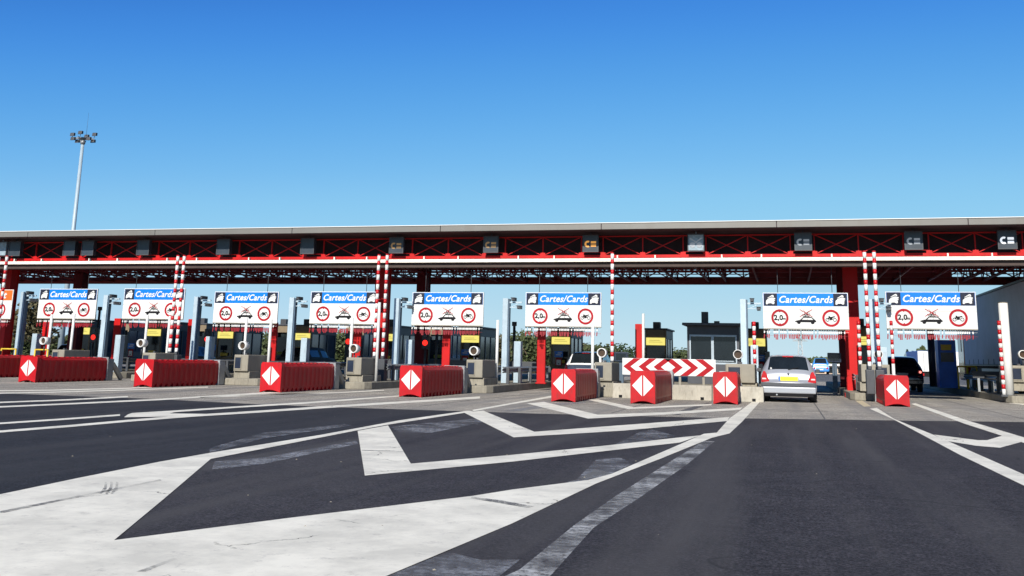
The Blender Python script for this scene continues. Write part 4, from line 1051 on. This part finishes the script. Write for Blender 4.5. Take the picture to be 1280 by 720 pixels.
# ================================================================ LIGHT MAST
Ym = 80; top = at(104,174,Ym); bot = at(89,287,Ym)
t = thing('floodlight_mast', (top.x,Ym,0), 'tall grey floodlight mast rising behind the canopy at the left', 'light mast')
H_ = top.z
a = MB(); a.cyl((0,0,0),(0,0,H_), .27, 16, .14); a.build('pole', 'postblue', t)
a = MB(); a.cyl((0,0,H_-.5),(0,0,H_-.15), .2, 16, .28); a.cyl((0,0,H_+.0),(0,0,H_+.12), .45, 16); a.tube_ring(0,0,0,0,0,0,3) if False else None
for k in range(8):
    an = 2*math.pi*k/8; a.bar((0,0,H_+.08),(1.1*math.cos(an),.8*math.sin(an),H_+.08),.07)
a.build('headframe', 'grey_steel', t)
for k in range(8):
    an = 2*math.pi*(k+.3)/8; x, y = 1.12*math.cos(an), .8*math.sin(an); z = H_+(.42 if k % 2 == 0 else -.12)
    a = MB(); a.hexa([(x-.2,y-.15,z-.14),(x+.2,y-.15,z-.14),(x+.2,y+.15,z-.07),(x-.2,y+.15,z-.07),(x-.2,y-.1,z+.2),(x+.2,y-.1,z+.2),(x+.2,y+.15,z+.22),(x-.2,y+.15,z+.22)]); a.bar((x,y,H_+.08),(x,y,z),.05); a.build('floodlight', 'dark_steel', t, .03)
a = MB(); a.cyl((.3,0,H_+.1),(.3,0,H_+2.6),.016,6,.006); a.build('lightning_rod', 'dark_steel', t)

# ================================================================ FAR SCENERY
def pylon(px, Y, Hm, label):
    p = at(px,455,Y); t = MB(); w = Hm*.11
    lv = [0,.2,.38,.54,.68,.80,.90,1.0]
    def wd(u): return w*(1-u)*.5+.35 if u < .7 else .9
    for i in range(len(lv)-1):
        a, b = lv[i], lv[i+1]
        for sx, sy in ((1,1),(1,-1),(-1,1),(-1,-1)):
            t.bar((sx*wd(a),sy*wd(a),a*Hm),(sx*wd(b),sy*wd(b),b*Hm),.28); t.bar((sx*wd(a),sy*wd(a),a*Hm),(-sx*wd(b),sy*wd(b),b*Hm),.2)
    for u in (.68,.82,.95):
        for s in (-1,1): t.bar((0,0,u*Hm),(s*Hm*.19,0,u*Hm),.3); t.bar((0,0,(u+.05)*Hm),(s*Hm*.19,0,u*Hm),.2)
    o = t.build('power_pylon', 'grey_steel', None, loc=(p.x,Y,0)); tag(o, label, 'pylon')
pylon(1001, 420, 15, 'distant lattice power pylon above the silver hatchback')

random.seed(3)
def tree_mesh(seed, h, w, m, n=1500, lf=.17, trunk=.3, blobs=9):
    rn = random.Random(seed); mb = MB(); cl = []
    for k in range(blobs):
        a = rn.uniform(0, 6.28); r = rn.uniform(0,.75)*w/2; z = h*rn.uniform(trunk+.08,.86)
        cl.append((Vector((r*math.cos(a), r*math.sin(a), z)), rn.uniform(.16,.30)*w))
    cl.append((Vector((0,0,h*.8)), .25*w))
    for k in range(n):
        c, r = rn.choice(cl); d = Vector((rn.gauss(0,1), rn.gauss(0,1), rn.gauss(0,.8))).normalized()*r*rn.uniform(.55,1.1)
        p = c+d; s = lf*rn.uniform(.6,1.5)
        u = Vector((rn.gauss(0,1), rn.gauss(0,1), rn.gauss(0,1))).normalized(); v_ = u.cross(Vector((rn.gauss(0,1), rn.gauss(0,1), rn.gauss(0,1)))).normalized()
        b = len(mb.v); mb.v += [p-u*s, p+v_*s*.7, p+u*s, p-v_*s*.7]; mb.face((b,b+1,b+2,b+3))
    tk = MB(); tk.cyl((0,0,-.05),(rn.uniform(-.1,.1),0,h*.55), w*.045, 8, w*.02)
    for c, r in cl[:6]: tk.cyl((0,0,h*rn.uniform(.2,.45)), c, w*.018, 6, w*.006)
    return mb, tk
protos = []
def make_tree(seed, h, w, m, **k):
    t = thing('tree', (0,0,0), 'tree', 'tree', 'trees beyond the toll plaza'); a, b = tree_mesh(seed, h, w, m, **k)
    a.build('crown', m, t); b.build('trunk', 'bark', t); return t
tspec = [(1,4.6,5.5,'leaf',2600,.16),(2,4.2,6.0,'leaf2',2600,.16),(3,5.0,5.0,'leaf3',2400,.16),(4,4.0,6.5,'leaf',2600,.16)]
for s in tspec: protos.append([make_tree(s[0], s[1], s[2], s[3], n=s[4], lf=s[5], trunk=.12, blobs=12), False])
TR = []   # px, top y, Y, prototype
TR += [(20,420,82,0),(52,423,88,1),(80,421,84,3),(112,424,90,2),(140,423,80,0),(170,426,88,1),(205,424,84,3),(240,419,86,0),(262,422,78,1),(333,417,84,0),(352,414,80,3),(372,420,90,2),(405,424,84,1),(427,416,78,0),(445,419,88,2),
       (508,424,84,1),(535,416,92,0),(566,420,86,3),(600,428,84,1),(628,420,80,2),(650,419,84,0),(668,421,78,3),(690,424,88,1),(720,430,90,2),(748,432,86,0),(778,434,94,1),(842,438,96,0),(855,441,92,3)]
for i, (px, py, Y, k) in enumerate(TR):
    p = at(px, py, Y); pr, used = protos[k]; h0 = tspec[k][1]; s = p.z/h0
    near = min(SG, key=lambda q: abs(q[0]-px))
    lab = {0:'olive bushy tree',1:'deep green tree',2:'brownish loose tree',3:'broad olive tree'}[k]+', '+(ORD[i]+' from the left' if i < 15 else ORD[len(TR)-1-i]+' from the right' if len(TR)-1-i < 15 else 'midway along')+' in the far tree row'
    sc = (max(s,.8), max(s,.8), s)
    if not used: pr.location = (p.x,Y,0); pr.scale = sc; pr['label'] = lab; protos[k][1] = True
    else: dup(pr, (p.x,Y,0), lab, rz=i*1.3, scale=sc)
# taller tree at the far left
t = make_tree(11, 6.4, 4.6, 'leaf3', n=3500, lf=.14, trunk=.35, blobs=12); p = at(52,372,62); t.location = (p.x,62,0); t.scale = (1,1,p.z/6.4); t['label'] = 'taller brownish tree rising behind the leftmost card sign'
for px, py, lab in ((1134,437,'left'),(1141,439,'right')):
    Y = 150; p = at(px,py,Y); t = thing('conifer', (p.x,Y,0), 'pointed dark conifer above the off-roader, '+lab+' one', 'tree', 'distant conifers'); rn = random.Random(px); a = MB(); h = p.z
    for k in range(1200):
        u = rn.random(); r = (1-u)*1.3*rn.uniform(.4,1); an = rn.uniform(0,6.28); c = Vector((r*math.cos(an), r*math.sin(an), .6+u*(h-.6))); s = .18
        d = Vector((math.cos(an),math.sin(an),-.4)); q = Vector((-math.sin(an),math.cos(an),0)); b = len(a.v); a.v += [c-d*s, c+q*s*.6, c+d*s, c-q*s*.6]; a.face((b,b+1,b+2,b+3))
    a.build('crown', 'conifer', t); a = MB(); a.cyl((0,0,0),(0,0,h*.95),.15,8,.03); a.build('trunk', 'bark', t)
# house with tiled roof seen below the fifth card sign
p = at(519,455,92); q = at(556,455,92); zt = at(540,437,92).z; w = q.x-p.x
t = thing('house', (p.x,92,0), 'pale pinkish house with tiled roof seen below the fifth card sign', 'house')
a = MB(); a.box(0,w,0,6,0,zt); a.build('wall', 'wallhouse', t)
a = MB(); rz_ = at(540,429,92).z
a.hexa([(-.3,-.4,zt),(w+.3,-.4,zt),(w+.3,6.4,zt),(-.3,6.4,zt),(-.3,2.9,rz_),(w+.3,2.9,rz_),(w+.3,3.1,rz_),(-.3,3.1,rz_)]); a.build('roof', 'rooftile', t)
for u in (.25,.65):
    a = MB(); a.box(w*u,w*u+.6,-.02,.02,.9,1.7); wn = a.build('window', 'frame', t); a = MB(); a.box(w*u+.06,w*u+.54,-.03,-.021,.96,1.64); a.build('pane', 'glass', wn)
# low flat-roofed building beyond the hatchback
p = at(1018,459,135); q = at(1060,459,135); w = q.x-p.x; zt = 1.12
t = thing('low_building', (p.x,135,0), 'low flat-roofed pale building far beyond the silver hatchback', 'building')
a = MB(); a.box(0,w,0,6,0,1.0); a.build('wall', 'wallhouse', t); a = MB(); a.box(-.5,w+.5,-.6,6.5,1.0,1.25); a.build('roof', 'lip', t)
for u in (.1,.4,.7): a = MB(); a.box(w*u,w*u+.8,-.02,.0,.1,.8); a.build('window', 'glass', t)
# far field hedge so that the horizon is not a bare line
a = MB(); rn = random.Random(5)
for k in range(16000):
    x = rn.uniform(-260,200); y = 190+rn.uniform(-6,6); z = rn.uniform(0,(1.5+.7*math.sin(x*.09)+.3*math.sin(x*.31)) if -8 < x < 22 else 2.6+1.4*math.sin(x*.09)+.8*math.sin(x*.31)); s = rn.uniform(.3,.8)
    c = Vector((x,y,z)); u = Vector((rn.gauss(0,1),rn.gauss(0,.6),rn.gauss(0,1))).normalized(); v_ = u.cross(Vector((rn.gauss(0,1),1,rn.gauss(0,1)))).normalized()
    b = len(a.v); a.v += [c-u*s, c+v_*s, c+u*s, c-v_*s]; a.face((b,b+1,b+2,b+3))
tag(a.build('far_woodland', 'leaf'), 'low dark band of far woodland along the horizon', 'woodland', None, 'stuff')
